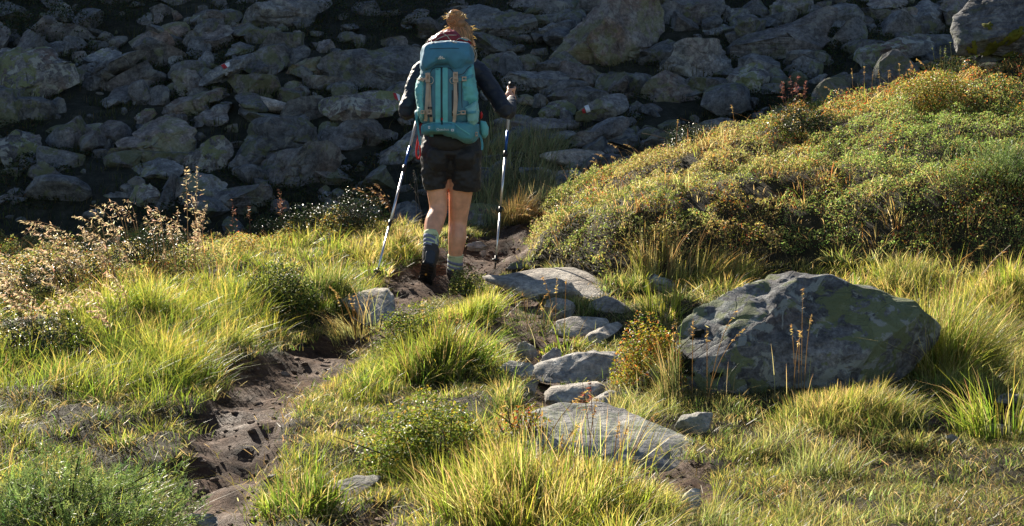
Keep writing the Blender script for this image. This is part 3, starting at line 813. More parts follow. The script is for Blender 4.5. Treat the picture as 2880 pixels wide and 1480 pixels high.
FORE = [
 ('G', "120,1010 140,970 280,965 440,990 520,1040 575,1120 570,1200 480,1240 200,1240 90,1160", "round lichened stone beside the path right of the hiker's knees", dict(mat=M_LICH, cuts=3)),
 ('H', "1800,340 1845,210 1830,160 2000,60 2060,-20 2400,-90 3300,-90 3400,420 3000,620 2576,640 2450,620 2300,660 2150,600 1960,640 1840,600 1830,450", "big dark layered rock with yellow moss in the top corner", dict(mat=M_DARKROCK, D=12.7, k=.5, rough=1.0, lean=.5, sub=6, cuts=4)),
 ('J', "330,250 430,230 520,240 700,260 870,280 1100,265 1220,300 1260,380 1340,430 1280,490 1050,510 880,490 750,440 560,360 400,300", "long rounded grey stone with a hiker's shadow across it", dict(mat=M_PALE, k=.65, cuts=2, rough=.8, lean=1.2, p=2.4)),
 ('J', "470,250 700,200 950,160 1300,150 1430,190 1530,270 1640,380 1500,470 1330,430 1220,330 1000,290 800,280", "flat pinkish slab embedded behind the long rounded grey stone", dict(mat=M_PALE, k=.35, cuts=1, rough=.4, lean=3.2, p=2.6)),
 ('J', "960,600 1020,520 1090,490 1250,515 1320,560 1250,680 1120,720 980,710 920,640", "shaded stone under the right end of the long rounded stone", dict(mat=M_SLAB)),
 ('J', "1490,560 1560,500 1680,465 1780,500 1900,580 1920,640 1750,660 1600,620", "smooth triangular stone between the flat slab and the lichen boulder", dict(mat=M_PALE, cuts=2, k=.6, lean=1.0)),
 ('J', "1060,850 1150,740 1290,700 1450,700 1640,720 1660,760 1520,830 1400,900 1250,900", "flat blue-grey stepping stone in the hiker's shadow", dict(mat=M_PALE, cuts=2, rough=.5, k=.7, lean=1.2, p=4)),
 ('J', "1380,980 1500,870 1680,790 1790,760 1850,800 1700,900 1550,980 1450,1030", "slanting stone with a straight edge below the flat stepping stone", dict(mat=M_PALE, rough=.6, k=.7, lean=.9, cuts=3, p=4)),
 ('J', "670,1190 660,1100 690,990 760,970 850,1040 890,1120 800,1190", "dark upright stone at the edge of the muddy hollow", dict(mat=M_SLAB)),
 ('J', "890,1250 960,1130 1060,1055 1130,1060 1130,1130 1000,1230 920,1290", "small pale stone behind the wave-shaped stone", dict(mat=M_PALE, lean=1.0, k=.6)),
 ('J', "450,1270 610,1200 800,1205 850,1260 800,1340 600,1370 500,1330", "thin-topped dark stone left of the wave-shaped stone", dict(mat=M_SLAB, lean=.6)),
 ('J', "850,1330 960,1220 1170,1170 1400,1110 1530,1100 1750,1110 1840,1190 1840,1330 1700,1440 1560,1430 1300,1400 1000,1380", "wave-shaped grey stone with a scooped front", dict(mat=M_SLAB, rough=1.3, k=.8, lean=.9, cuts=3, p=4.2)),
 ('K', "1020,430 1080,370 1300,340 1540,315 1620,360 1600,430 1400,480 1240,520 1160,600 1060,570", "tan wedge stone in front of the wave-shaped stone", dict(mat=M_PALE, k=.8, lean=.9, cuts=3, p=4.2, sharp=True)),
 ('K', "1410,590 1550,490 1700,420 1810,430 1790,540 1720,620 1550,620", "grey shard lying above the long sloping slab", dict(mat=M_SLAB, k=.7, lean=.8, cuts=4, p=4, sharp=True)),
 ('K', "710,410 750,340 850,280 900,310 850,440 750,460", "small rounded stone beside the bare soil of the stone steps", dict(mat=M_PALE, sub=4)),
 ('K', "1960,330 2080,240 2250,110 2390,0 2425,15 2300,180 2250,270 2090,400 2000,420", "narrow white-speckled stone leaning on the lichen boulder", dict(mat=M_PALE, k=.5)),
 ('K', "700,900 780,790 900,700 1100,640 1400,615 1620,620 1800,650 2000,730 2250,830 2500,940 2610,1010 2610,1130 2550,1270 2350,1230 2100,1200 1900,1170 1600,1130 1200,1080 750,1020", "long pitted slab sloping down to the right behind the front tussock", dict(mat=M_SLAB, k=.5, rough=1.0, cuts=2, lean=1.7, p=2.4, sub=6)),
 ('L', "120,520 130,430 180,370 300,310 500,220 640,160 800,95 1000,70 1200,85 1380,165 1560,185 1650,250 1780,270 1900,380 2000,440 1950,560 1800,680 1500,800 1200,880 800,930 400,940 150,920 60,840 60,740 120,640", "largest foreground boulder, hump-backed and blotched with lichen", dict(mat=M_LICH, k=.55, rough=1.0, cuts=5, p=2.8, sink=.08, sub=6, lean=.2, sharp=True)),
 ('L', "120,1150 180,1080 280,1050 390,1060 380,1100 330,1190 200,1225", "small blue-grey rounded stone between the slab and the lichen boulder", dict(mat=M_SLAB, cuts=3)),
 ('L', "2240,1190 2330,1130 2440,1140 2490,1160 2450,1240 2350,1260", "pale angular stone on bare soil near the right edge", dict(mat=M_PALE, sub=4)),
 ('L', "2020,1220 2070,1200 2160,1260 2170,1300 2060,1290", "small flat stone left of the pale angular stone", dict(mat=M_SLAB, sub=4)),
 ('L', "910,1010 980,950 1060,970 1100,1050 1000,1070 920,1060", "bluish stone behind the domed tussock's left side", dict(mat=M_SLAB, sub=4)),
 ('L', "2340,950 2450,920 2700,930 2700,1000 2420,1000", "low grey ledge stone at the right edge under the windswept tussock", dict(mat=M_SLAB, sub=4)),
 ('M', "150,1220 260,1180 380,1165 460,1190 530,1270 520,1330 250,1340 180,1290", "dark stone at the bottom of the muddy path", dict(mat=M_SLAB)),
 ('M', "1690,930 1850,850 2050,800 2380,780 2330,840 2150,920 2000,1000 1900,1070 1800,1050", "ridged slab jutting over the black hollow at the bottom", dict(mat=M_SLAB, k=.45, lean=2.0, cuts=3)),
 ('M', "1060,810 1100,740 1180,730 1240,790 1210,860 1090,860", "small dark stone on the path's right side beside a grass tuft", dict(mat=M_SLAB, sub=4)),
 ('N', "120,650 160,590 240,535 295,550 290,610 260,690 180,710 110,710", "shark-fin stone near the bottom on bare soil", dict(mat=M_SLAB)),
 ('O', "100,320 200,265 350,235 420,240 460,280 500,390 430,430 300,440 260,370 200,335", "tan-topped stone at the step where the path rises", dict(mat=M_PALE, k=.6, lean=1.4, cuts=3)),
 ('X', "1312,690 1330,680 1352,682 1370,694 1368,702 1340,706 1316,702", "flat stone lying in the path beside the right sock", dict(mat=M_SLAB, sub=4)),
 ('X', "1346,712 1354,704 1366,706 1370,716 1356,722", "pebble in the path just below the flat stone", dict(mat=M_SLAB, sub=4)),
 ('X', "1222,720 1228,700 1244,694 1258,712 1258,734 1228,738", "grey stone in the path between the hiker's boots", dict(mat=M_SLAB, sub=4)),
 ('J', "540,155 600,90 700,50 760,90 740,140 620,175", "mossy stone at the foot of the bank near the right pole's tip", dict(mat=M_LICH, sub=4)),
 ('J', "2030,360 2080,270 2200,235 2350,260 2450,340 2350,440 2100,430", "small boulder peeping from a rusty tussock above the lichen boulder", dict(mat=M_LICH)),
]
for t, s, lab, kw in FORE:
    q_ = np.array(T(t, s)); c_ = q_.mean(0); g_ = 1.12 if t in 'JKO' else 1.0
    ROCKS[lab] = boulder([tuple(v_) for v_ in c_ + (q_ - c_) * g_], lab, group='stones along the trail', **{'name': 'trail_stone', 'cat': 'stone', 'sink': .02, **kw})
for lab in ("largest foreground boulder, hump-backed and blotched with lichen", "big dark layered rock with yellow moss in the top corner"):
    ROCKS[lab].name = 'boulder'; ROCKS[lab]['category'] = 'boulder'

# trail marks painted on three boulders
def mark(lab, red, white):
    o = ROCKS[lab]
    b = bvh_of(o)
    patch('red_trail_mark', b, red, M_RED, o)
    patch('white_trail_mark', b, white, M_WHITE, o, off=0.005)
mark("slanting slab bearing the highest red and white trail mark", [(621, 184), (632, 180), (641, 191), (628, 194)], [(632, 180), (646, 175), (646, 186), (641, 191)])
mark("green-lichened boulder with a trail mark beside the hiker's left elbow", [(1105, 262), (1114, 263), (1121, 285), (1110, 278)], [(1114, 263), (1124, 268), (1125, 283), (1121, 285)])
mark("sloping boulder bearing the faded trail mark right of the hiker", [(1636, 309), (1643, 305), (1648, 317), (1639, 319)], [(1643, 300), (1655, 296), (1661, 313), (1650, 317)])
# moss on the corner rock and on the big boulder
o = ROCKS["big dark layered rock with yellow moss in the top corner"]; b = bvh_of(o)
for k, (cx, cy, rx, ry, rot) in enumerate([(2780, 75, 14, 8, 0), (2735, 135, 16, 14, -.6), (2800, 125, 34, 12, -.5), (2850, 105, 24, 12, -.5), (2770, 150, 30, 8, -.5), (2830, 160, 34, 8, -.6), (2865, 90, 16, 9, -.5)]):
    ca, sa = math.cos(rot), math.sin(rot)
    patch('moss', b, [(cx + ca * u * rx * 1.6 - sa * v * ry * 1.6, cy + sa * u * rx * 1.6 + ca * v * ry * 1.6) for u, v in ((-1, -1), (1, -1), (1, 1), (-1, 1))], M_MOSS, o, n=17, ragged=.35, seed=k, bulge=.025, off=.002)
o = ROCKS["largest foreground boulder, hump-backed and blotched with lichen"]; b = bvh_of(o)
for k, (cx, cy, rx, ry) in enumerate([(1957, 938, 24, 20), (1915, 1030, 45, 28), (2015, 1055, 20, 10)]):
    patch('dark_moss', b, [(cx - rx * 1.4, cy - ry * 1.4), (cx + rx * 1.4, cy - ry * 1.4), (cx + rx * 1.4, cy + ry * 1.4), (cx - rx * 1.4, cy + ry * 1.4)], M_MOSSDARK, o, n=17, ragged=.3, seed=k + 20, bulge=.012, off=.002)

# rubble between the boulders: too small and too many to pick apart
def rubble():
    V, Fc, o_ = [], [], 0
    rs = np.random.default_rng(3)
    n = 1100
    y = rs.uniform(12.7, 18.0, n); x = (rs.uniform(-.40, .40, n)) * y
    z = height(x, y)
    for k in range(n):
        s = rs.uniform(.03, .12) if k % 3 else rs.uniform(.1, .26)
        v0, f0 = ico(2 if k % 3 else 3)
        dims = s * rs.uniform(.7, 1.4, 3) * np.array([1.2, 1, .8])
        v = v0.copy()
        for q in range(9):
            nn = rs.normal(size=3); nn /= np.linalg.norm(nn)
            v = v - np.clip(v @ nn - rs.uniform(.35, .7), 0, None)[:, None] * nn
        v = v * (1 + .10 * fbm(v0 + k * 3.1, .5, 2, k))[:, None]
        V.append(v * dims + np.array([x[k], y[k], z[k] + s * .15])); Fc.append(f0 + o_); o_ += len(v0)
    o = link('rubble', mesh_np('rubble', np.vstack(V), np.vstack(Fc), smooth=False), M_SCREE)
    tag(o, "small loose rubble scattered between the shaded boulders", 'rubble', kind='stuff')
rubble()

def grit():
    rs = np.random.default_rng(8)
    v0, f0 = ico(2)
    N = 60000
    y = np.sqrt(rs.uniform(4.4 ** 2, 12 ** 2, N)); x = rs.uniform(-1, 1, N) * (.36 * y)
    z = height0(x, y)
    k = path_mask(x, y, z)
    x, y = x[k][:1700], y[k][:1700]
    # sit on the finished surface
    dg = bpy.context.evaluated_depsgraph_get()
    po = bpy.data.objects['path']
    V, Fc, o_ = [], [], 0
    bv = BVHTree.FromObject(po, dg)
    for a, b_ in zip(x, y):
        loc, nr, i, d = bv.ray_cast(Vector((a, b_, 8)), Vector((0, 0, -1)))
        if loc is None: continue
        s = .005 + .018 * rs.random() ** 4
        v = v0 * (1 + .3 * (rs.random((len(v0), 1)) - .5))
        for q in range(3):
            nn = rs.normal(size=3); nn /= np.linalg.norm(nn)
            v = v - np.clip(v @ nn - .5, 0, None)[:, None] * nn
        V.append(v * s * rs.uniform(.6, 1.5, 3) * np.array([1, 1, .5]) + np.array(loc)); Fc.append(f0 + o_); o_ += len(v0)
    o = link('gravel', mesh_np('gravel', np.vstack(V), np.vstack(Fc), smooth=False), M_GRIT)
    tag(o, "grit and small clods strewn over the muddy path", 'gravel', kind='stuff')
grit()

# ------------------------------------------------------------------ hiker
def catmull(pts, n):
    pts = np.array(pts, float)
    q = np.vstack([2 * pts[0] - pts[1], pts, 2 * pts[-1] - pts[-2]])
    out = []
    for k in range(1, len(q) - 2):
        for t in np.linspace(0, 1, n, endpoint=False):
            a, b, c, d = q[k - 1], q[k], q[k + 1], q[k + 2]
            out.append(0.5 * (2 * b + (c - a) * t + (2 * a - 5 * b + 4 * c - d) * t * t + (3 * b - a - 3 * c + d) * t ** 3))
    out.append(q[-2])
    return np.array(out)

def tube(pts, rad, seg=14, sub=4, cap='round', side=(1, 0, 0)):
    """tapered tube along pts; rad is a list of r or (r_side, r_other); returns verts, quads"""
    rad = np.array([(r, r) if np.isscalar(r) else r for r in rad], float)
    C = catmull(np.hstack([np.array(pts, float), rad]), sub) if sub > 1 and len(pts) > 2 else np.hstack([np.array(pts, float), rad])
    c, r = C[:, :3], np.maximum(C[:, 3:], 1e-4)
    tg = np.gradient(c, axis=0); tg /= np.linalg.norm(tg, axis=1)[:, None] + 1e-12
    if cap == 'round':
        for end in (0, -1):
            e = [math.radians(a) for a in (30, 60, 85)]
            rr = r[end].mean()
            add = [(c[end] + (tg[end] if end else -tg[end]) * rr * math.sin(a), r[end] * math.cos(a)) for a in e]
            if end == 0:
                add = add[::-1]
                c = np.vstack([[a[0] for a in add], c]); r = np.vstack([[a[1] for a in add], r]); tg = np.vstack([[tg[0]] * 3, tg])
            else:
                c = np.vstack([c, [a[0] for a in add]]); r = np.vstack([r, [a[1] for a in add]]); tg = np.vstack([tg, [tg[-1]] * 3])
    side = np.array(side, float)
    V = []
    for k in range(len(c)):
        s = side - tg[k] * (side @ tg[k])
        if np.linalg.norm(s) < 0.15:
            s = np.array([0, 0, 1.0]) - tg[k] * tg[k][2]
        s /= np.linalg.norm(s)
        u = np.cross(tg[k], s)
        a = np.linspace(0, 2 * np.pi, seg, endpoint=False)
        V.append(c[k] + np.outer(np.cos(a), s) * r[k, 0] + np.outer(np.sin(a), u) * r[k, 1])
    n = len(c)
    V = np.vstack(V)
    idx = np.arange(n * seg).reshape(n, seg)
    Q = np.stack([idx[:-1], np.roll(idx[:-1], -1, 1), np.roll(idx[1:], -1, 1), idx[1:]], -1).reshape(-1, 4)
    # caps as triangles fans folded into quads
    V = np.vstack([V, c[0], c[-1]])
    b0, b1 = n * seg, n * seg + 1
    cap0 = [[b0, idx[0][(j + 1) % seg], idx[0][j], idx[0][j]] for j in range(seg)]
    cap1 = [[b1, idx[-1][j], idx[-1][(j + 1) % seg], idx[-1][(j + 1) % seg]] for j in range(seg)]
    return V, Q, np.array([q[:3] for q in cap0 + cap1])

def join(parts):
    vs, loops, tot, o_ = [], [], [], 0
    for p in parts:
        V = p[0]; vs.append(V)
        for fa in p[1:]:
            fa = np.asarray(fa)
            if len(fa):
                loops.append((fa + o_).ravel()); tot.append(np.full(len(fa), fa.shape[1]))
        o_ += len(V)
    return np.vstack(vs), np.concatenate(loops), np.concatenate(tot)

def tubes(name, parts, mat, parent=None, smooth=True, col=None):
    V, L_, T_ = join(parts)
    me = mesh_np(name, V, loops=L_, totals=T_, smooth=smooth)
    return link(name, me, mat, parent)

def ellipsoid(c, r, sub=4):
    v, f = ico(sub)
    return (v * np.array(r) + np.array(c), f)

def remeshed(name, parts, mat, parent, voxel=0.006, smooth=6, noise=0.0, nscale=0.08, seed=0, loc=None):
    V, L_, T_ = join(parts)
    me = mesh_np(name, V, loops=L_, totals=T_)
    tmp = bpy.data.objects.new("tmp", me); COL.objects.link(tmp)
    m = tmp.modifiers.new("r", 'REMESH'); m.mode = 'VOXEL'; m.voxel_size = voxel
    s = tmp.modifiers.new("s", 'SMOOTH'); s.iterations = smooth; s.factor = 0.5
    dg = bpy.context.evaluated_depsgraph_get()
    me2 = bpy.data.meshes.new_from_object(tmp.evaluated_get(dg))
    bpy.data.objects.remove(tmp); bpy.data.meshes.remove(me)
    n = len(me2.vertices)
    if noise:
        co = np.empty(n * 3, np.float32); me2.vertices.foreach_get("co", co); co = co.reshape(-1, 3)
        nr = np.empty(n * 3, np.float32); me2.vertex_normals.foreach_get("vector", nr); nr = nr.reshape(-1, 3)
        d = fbm(co * np.array([1, 1, 1.6]) , nscale, 3, seed) * noise
        me2.vertices.foreach_set("co", (co + nr * d[:, None]).astype(np.float32).ravel())
    me2.polygons.foreach_set("use_smooth", np.ones(len(me2.polygons), bool))
    me2.name = name
    me2.update()
    return link(name, me2, mat, parent, loc)

M_SKIN = plain_mat("skin", (0.80, 0.40, 0.24), 0.42, bump=0.15, bscale=120, var=0.14, sss=0.05)
M_SHIRT = plain_mat("navy_knit", (0.010, 0.013, 0.026), 0.5, bump=0.5, bscale=350, sheen=0.12)
M_SHORTS = plain_mat("charcoal_softshell", (0.012, 0.010, 0.011), 0.6, bump=0.4, bscale=300, sheen=0.08)
M_HAIR = leaf_mat("strawberry_blond_hair", 0.45, 0.36, 1.5, 0.7)
M_SOCK = plain_mat("lime_sock", (0.66, 0.72, 0.40), 0.85, bump=0.6, bscale=500)
M_SOCKB = plain_mat("sock_band_blue", (0.22, 0.24, 0.36), 0.85, bump=0.6, bscale=500)
M_BOOT = plain_mat("boot_leather", (0.050, 0.040, 0.034), 0.6, bump=0.5, bscale=90)
M_BOOTB = plain_mat("boot_blue_textile", (0.030, 0.036, 0.05), 0.7, bump=0.5, bscale=200)
M_SOLE = plain_mat("boot_rubber", (0.015, 0.014, 0.013), 0.55, bump=0.6, bscale=60)
M_ORANGE = plain_mat("sole_badge", (0.55, 0.22, 0.02), 0.5)

gz = ground_at(-0.375, 10.2)
BODY0 = np.array([-0.42, 10.05, gz])
arm_r = [P(1350, 206, 10.15), P(1388, 260, 10.12), P(1424, 314, 10.08), P(1434, 296, 10.22), P(1441, 278, 10.36)]
arm_l = [P(1184, 206, 10.15), P(1160, 262, 10.12), P(1142, 314, 10.06), P(1160, 308, 10.20), P(1178, 298, 10.34)]
leg_l = [P(1228, 440, 10.02), P(1229, 530, 10.03), P(1233, 588, 10.03), P(1221, 628, 9.97), P(1213, 668, 9.90), P(1211, 700, 9.86), P(1209, 735, 9.83)]
leg_r = [P(1302, 440, 10.02), P(1296, 535, 10.06), P(1288, 622, 10.12), P(1286, 668, 10.10), P(1281, 715, 10.12), P(1279, 752, 10.15), P(1278, 772, 10.15)]
body = [
    tube([P(1267, 440, 10.02), P(1265, 365, 10.03), P(1264, 260, 10.10), P(1266, 198, 10.15)], [(.13, .09), (.13, .10), (.15, .105), (.13, .085)], 20),
    tube([P(1268, 205, 10.16), P(1282, 170, 10.24), P(1290, 140, 10.30)], [.075, .055, .055]),
    ellipsoid(P(1293, 112, 10.33), (.074, .094, .112)),
    ellipsoid(P(1293, 134, 10.38), (.058, .062, .07)),
    tube([P(1330, 118, 10.33), P(1334, 128, 10.335)], [.014, .010], 8, 1),          # ear
    tube([P(1293, 122, 10.42), P(1293, 130, 10.445)], [.012, .014], 8, 1),           # nose
    tube(leg_l, [.085, .069, .059, .063, .046, .038, .034]),
    tube(leg_r, [.09, .080, .061, .061, .047, .040, .036]),
    tube(arm_r, [.052, .045, .040, .036, .027]),
    tube(arm_l, [.052, .045, .040, .036, .027]),
]
pole_r = (P(1436, 236, 10.44), None); pole_l = (P(1186, 284, 10.42), None)
def hand(wrist, grip, axis, sgn):
    """palm and five fingers closed round a grip that runs along axis"""
    out = []
    fwd = grip - wrist; fwd /= np.linalg.norm(fwd)
    ax = axis / np.linalg.norm(axis)
    ac = np.cross(ax, fwd) * sgn; ac /= np.linalg.norm(ac)
    palm = grip - fwd * .028 + ac * .020
    out.append(tube([wrist, (wrist + palm) / 2, palm], [(.026, .020), (.030, .020), (.036, .018)], 10, 3, side=ax))
    for k, (o_, ln) in enumerate(((.033, .95), (.011, 1.05), (-.011, 1.0), (-.032, .82))):
        c0 = grip + ax * o_
        R_ = .024
        pts = [c0 - fwd * R_ + ac * R_ * .9]
        for a in np.linspace(-35, 200 * ln, 5):
            ar = math.radians(a)
            pts.append(c0 + ac * R_ * math.cos(ar) + fwd * R_ * math.sin(ar))
        out.append(tube(pts, [.0100, .0100, .0095, .009, .0085, .0075], 8, 2))
    th = [palm + ax * .028, grip - fwd * .024 + ax * .040 - ac * .006, grip - fwd * .012 + ax * .044 - ac * .022, grip + fwd * .010 + ax * .040 - ac * .027]
    out.append(tube(th, [.012, .011, .010, .008], 8, 2))
    return out
tip_r = P(1392, 757, ground_hit(1392, 757)); tip_l = P(1055, 788, ground_hit(1055, 788))
grip_r = P(1437, 262, 10.42); top_r = grip_r + (grip_r - tip_r) / np.linalg.norm(grip_r - tip_r) * .062
grip_l = P(1184, 292, 10.40); top_l = grip_l + (grip_l - tip_l) / np.linalg.norm(grip_l - tip_l) * .062
body += hand(arm_r[-1], grip_r, grip_r - tip_r, 1) + hand(arm_l[-1], grip_l, grip_l - tip_l, -1)
person = remeshed('person', body, M_SKIN, None, 0.0056, 4, loc=BODY0)
tag(person, "hiker seen from behind in dark shirt and shorts, climbing the path with two poles", 'person')

shirt = [
    tube([P(1267, 405, 10.02), P(1265, 350, 10.03), P(1264, 255, 10.09), P(1266, 200, 10.13), P(1270, 182, 10.16)], [(.185, .14), (.160, .13), (.175, .13), (.15, .10), (.08, .075)], 24),
    tube([P(1322, 192, 10.14)] + arm_r[:4] + [P(1438, 284, 10.31)], [.07, .066, .058, .053, .047, .036]),
    tube([P(1212, 192, 10.14)] + arm_l[:4] + [P(1174, 300, 10.29)], [.07, .066, .058, .053, .047, .036]),
]
remeshed('shirt', shirt, M_SHIRT, person, 0.007, 5, .006, .05, 3)
shorts = [
    tube([P(1266, 372, 10.03), P(1268, 420, 10.02), P(1268, 440, 10.02), P(1267, 455, 10.02)], [(.175, .13), (.203, .15), (.198, .145), (.14, .09)], 26),
    tube([P(1226, 425, 10.02), P(1223, 485, 10.02), P(1228, 532, 10.03)], [(.098, .12), (.086, .112), (.074, .098)], 20, cap='flat'),
    tube([P(1311, 425, 10.02), P(1312, 485, 10.03), P(1309, 534, 10.05)], [(.104, .125), (.100, .12), (.096, .110)], 20, cap='flat'),
    ellipsoid(P(1231, 445, 9.96), (.078, .10, .10)), ellipsoid(P(1306, 445, 9.96), (.080, .10, .10)),
]
remeshed('shorts', shorts, M_SHORTS, person, 0.0055, 3, .009, .07, 5)
# hair: cap, bun, loose strands
def hair():
    hc = P(1293, 110, 10.325)
    V, L_, T_, C_ = [], [], [], []
    rs = np.random.default_rng(4)
    base = np.array((.60, .39, .21))
    v, f = ico(4)
    keep = (v[:, 1] < .35) | (v[:, 2] > .35)
    cap = v * np.array((.086, .106, .124)) + hc
    cap[~keep] = (v[~keep] * np.array((.066, .086, .10)) + hc)
    parts = [(cap, f)]
    cols = [np.tile(base * .6, (len(cap), 1))]
    bunc = P(1281, 54, 10.27)
    bv = v * np.array((.058, .058, .060)); bv *= (1 + .10 * np.sin(np.arctan2(v[:, 2], v[:, 0]) * 5 + v[:, 1] * 6))[:, None]
    parts.append((bv + bunc, f)); cols.append(np.tile(base * .8, (len(bv), 1)))
    par2 = P(1296, 66, 10.25); parts.append((v * np.array((.035, .04, .03)) + par2, f)); cols.append(np.tile(base * .7, (len(bv), 1)))
    root = P(1288, 76, 10.29)
    for k in range(520):                                        # strands combed up to the bun
        th = rs.uniform(-math.pi, math.pi); ph = rs.uniform(-.55, .75)
        d0 = np.array([math.cos(ph) * math.sin(th), -math.cos(ph) * math.cos(th), math.sin(ph) - .25])
        if d0[1] > .5: continue
        pts = []
        rd = root - hc
        rdn = rd / np.linalg.norm(rd)
        for t in np.linspace(0, 1, 6):
            d = d0 * (1 - t) + rdn * t; d /= np.linalg.norm(d)
            pts.append(hc + d * np.array((.088, .108, .127)) + rs.normal(size=3) * .0015)
        parts.append(tube(pts, [.0022] * 5 + [.0012], 3, 1, 'flat')); cols.append(np.tile(base * rs.uniform(.6, 1.5), (len(parts[-1][0]), 1)))
    for k in range(260):                                        # strands wound round the bun
        ax = rs.normal(size=3) * np.array((.3, 1, .4)); ax /= np.linalg.norm(ax)
        u = np.cross(ax, rs.normal(size=3)); u /= np.linalg.norm(u); w = np.cross(ax, u)
        o_ = rs.uniform(-.6, .6); a0 = rs.uniform(0, 6.28)
        pts = [bunc + (ax * o_ + (u * math.cos(a) + w * math.sin(a)) * math.sqrt(1 - o_ * o_)) * .0605 for a in np.linspace(a0, a0 + rs.uniform(1, 2.6), 7)]
        parts.append(tube(pts, [.002] * 7, 3, 1, 'flat')); cols.append(np.tile(base * rs.uniform(.6, 1.6), (len(parts[-1][0]), 1)))
    for k in range(110):                                        # flyaway hair
        if k < 60:
            d = rs.normal(size=3); d /= np.linalg.norm(d); d[2] = abs(d[2]) * .6
            p0 = bunc + d * .055
        else:
            s = 1 if k % 2 else -1
            p0 = hc + np.array([s * rs.uniform(.06, .085), rs.uniform(-.05, .04), rs.uniform(-.06, .09)]); d = np.array([s * .8, rs.uniform(-.3, .3), rs.uniform(-.4, .7)])
        ln = rs.uniform(.015, .045)
        j = rs.normal(size=3) * .4
        pts = [p0 + (d * t + j * t * t) * ln for t in np.linspace(0, 1, 4)]
        parts.append(tube(pts, [.0011, .001, .0009, .0006], 3, 1, 'flat')); cols.append(np.tile(base * 1.9, (len(parts[-1][0]), 1)))
    V, L_, T_ = join(parts)
    me = mesh_np('hair', V, loops=L_, totals=T_, col=np.minimum(np.vstack(cols), .9))
    link('hair', me, M_HAIR, person)
hair()
# socks
def band(c0, c1, r0, r1, mat, parent, tilt=0.0, t0=0, t1=1):
    pts = [c0 + (c1 - c0) * t for t in np.linspace(t0, t1, 3)]
    rr = [r0 + (r1 - r0) * t for t in np.linspace(t0, t1, 3)]
    V, Q, Tt = tube(pts, rr, 20, 1, 'flat')
    V[:, 2] += (V[:, 0] - c0[0]) * tilt
    return tubes('sock_band', [(V, Q, Tt)], mat, parent)
for top, bot, rt, rb, tl in ((P(1214, 655, 9.92), P(1211, 702, 9.86), .051, .044, -.35), (P(1281, 717, 10.12), P(1279, 766, 10.15), .052, .046, -.2)):
    V, Q, Tt = tube([top, top * .6 + bot * .4, bot], [rt, (rt + rb) / 2, rb], 22, 4, 'flat')
    sk = tubes('sock', [(V, Q, Tt)], M_SOCK, person)
    for a, b_ in ((.34, .50), (.60, .74), (.84, .94)):
        band(top, bot, rt + .0025, rb + .0025, M_SOCKB, sk, tl, a, b_)
# boots: the left one pushes off with its sole showing, the right one is planted
def boot(shaft, heel, ball, toe, mat, sole_n):
    b = remeshed('boot', [tube([shaft, (shaft + heel) / 2, heel], [(.056, .06), (.054, .062), (.047, .052)], 16, 3),
                          tube([heel, (heel + ball) / 2, ball, toe], [(.046, .05), (.045, .048), (.05, .042), (.036, .026)], 16, 3)], mat, person, .006, 5, .003, .04, 8)
    ax = toe - heel; L0 = np.linalg.norm(ax); ax /= L0
    n = sole_n - ax * (sole_n @ ax); n /= np.linalg.norm(n)
    s = np.cross(ax, n)
    st = np.linspace(-.045, L0 + .03, 9)
    wd = [.030, .042, .042, .036, .037, .045, .048, .042, .022]
    V = []
    for t, w in zip(st, wd):
        for e in (-1, 1):
            for lift in (.034, .056):
                V.append(heel + ax * t + s * e * w + n * lift)
    V = np.array(V); Q = []
    for k in range(len(st) - 1):
        a = 4 * k; b2 = a + 4
        Q += [[a, a + 2, b2 + 2, b2], [a + 1, b2 + 1, b2 + 3, a + 3], [a, b2, b2 + 1, a + 1], [a + 2, a + 3, b2 + 3, b2 + 2]]
    Q += [[0, 1, 3, 2], [len(V) - 4, len(V) - 2, len(V) - 1, len(V) - 3]]
    so = link('sole', mesh_np('sole', V, np.array(Q), smooth=False), M_SOLE, b)
    lug = []
    for k, t in enumerate(np.linspace(-.03, L0 + .015, 9)):
        for e in (-1, 1):
            c = heel + ax * t + s * e * .024 + n * .058
            lv = np.array([[i, j, l] for i in (-1, 1) for j in (-1, 1) for l in (-1, 1)], float)
            lv = c + lv[:, :1] * ax * .008 + lv[:, 1:2] * s * .015 + lv[:, 2:] * n * .006
            lug.append((lv, np.array([[0, 1, 3, 2], [4, 6, 7, 5], [0, 4, 5, 1], [2, 3, 7, 6], [0, 2, 6, 4], [1, 5, 7, 3]])))
    tubes('tread', lug, M_SOLE, b, smooth=False)
    return b, heel, ax, s, n
bl, hl, axl, sl, nl_ = boot(P(1212, 704, 9.87), P(1209, 738, 9.84), P(1203, 775, 9.93), P(1200, 791, 9.97), M_BOOT, np.array([0, -1.0, .25]))
tubes('badge', [ellipsoid(hl + axl * .05 + nl_ * .064, (.008, .003, .008), 2)], M_ORANGE, bl)
tubes('heel_panel', [tube([P(1211, 712, 9.80), P(1209, 738, 9.785)], [(.032, .006), (.03, .008)], 12, 1)], M_BOOTB, bl)
boot(P(1279, 758, 10.16), P(1278, 778, 10.15), P(1277, 783, 10.27), P(1277, 786, 10.34), M_BOOT, np.array([0, 0, -1.0]))

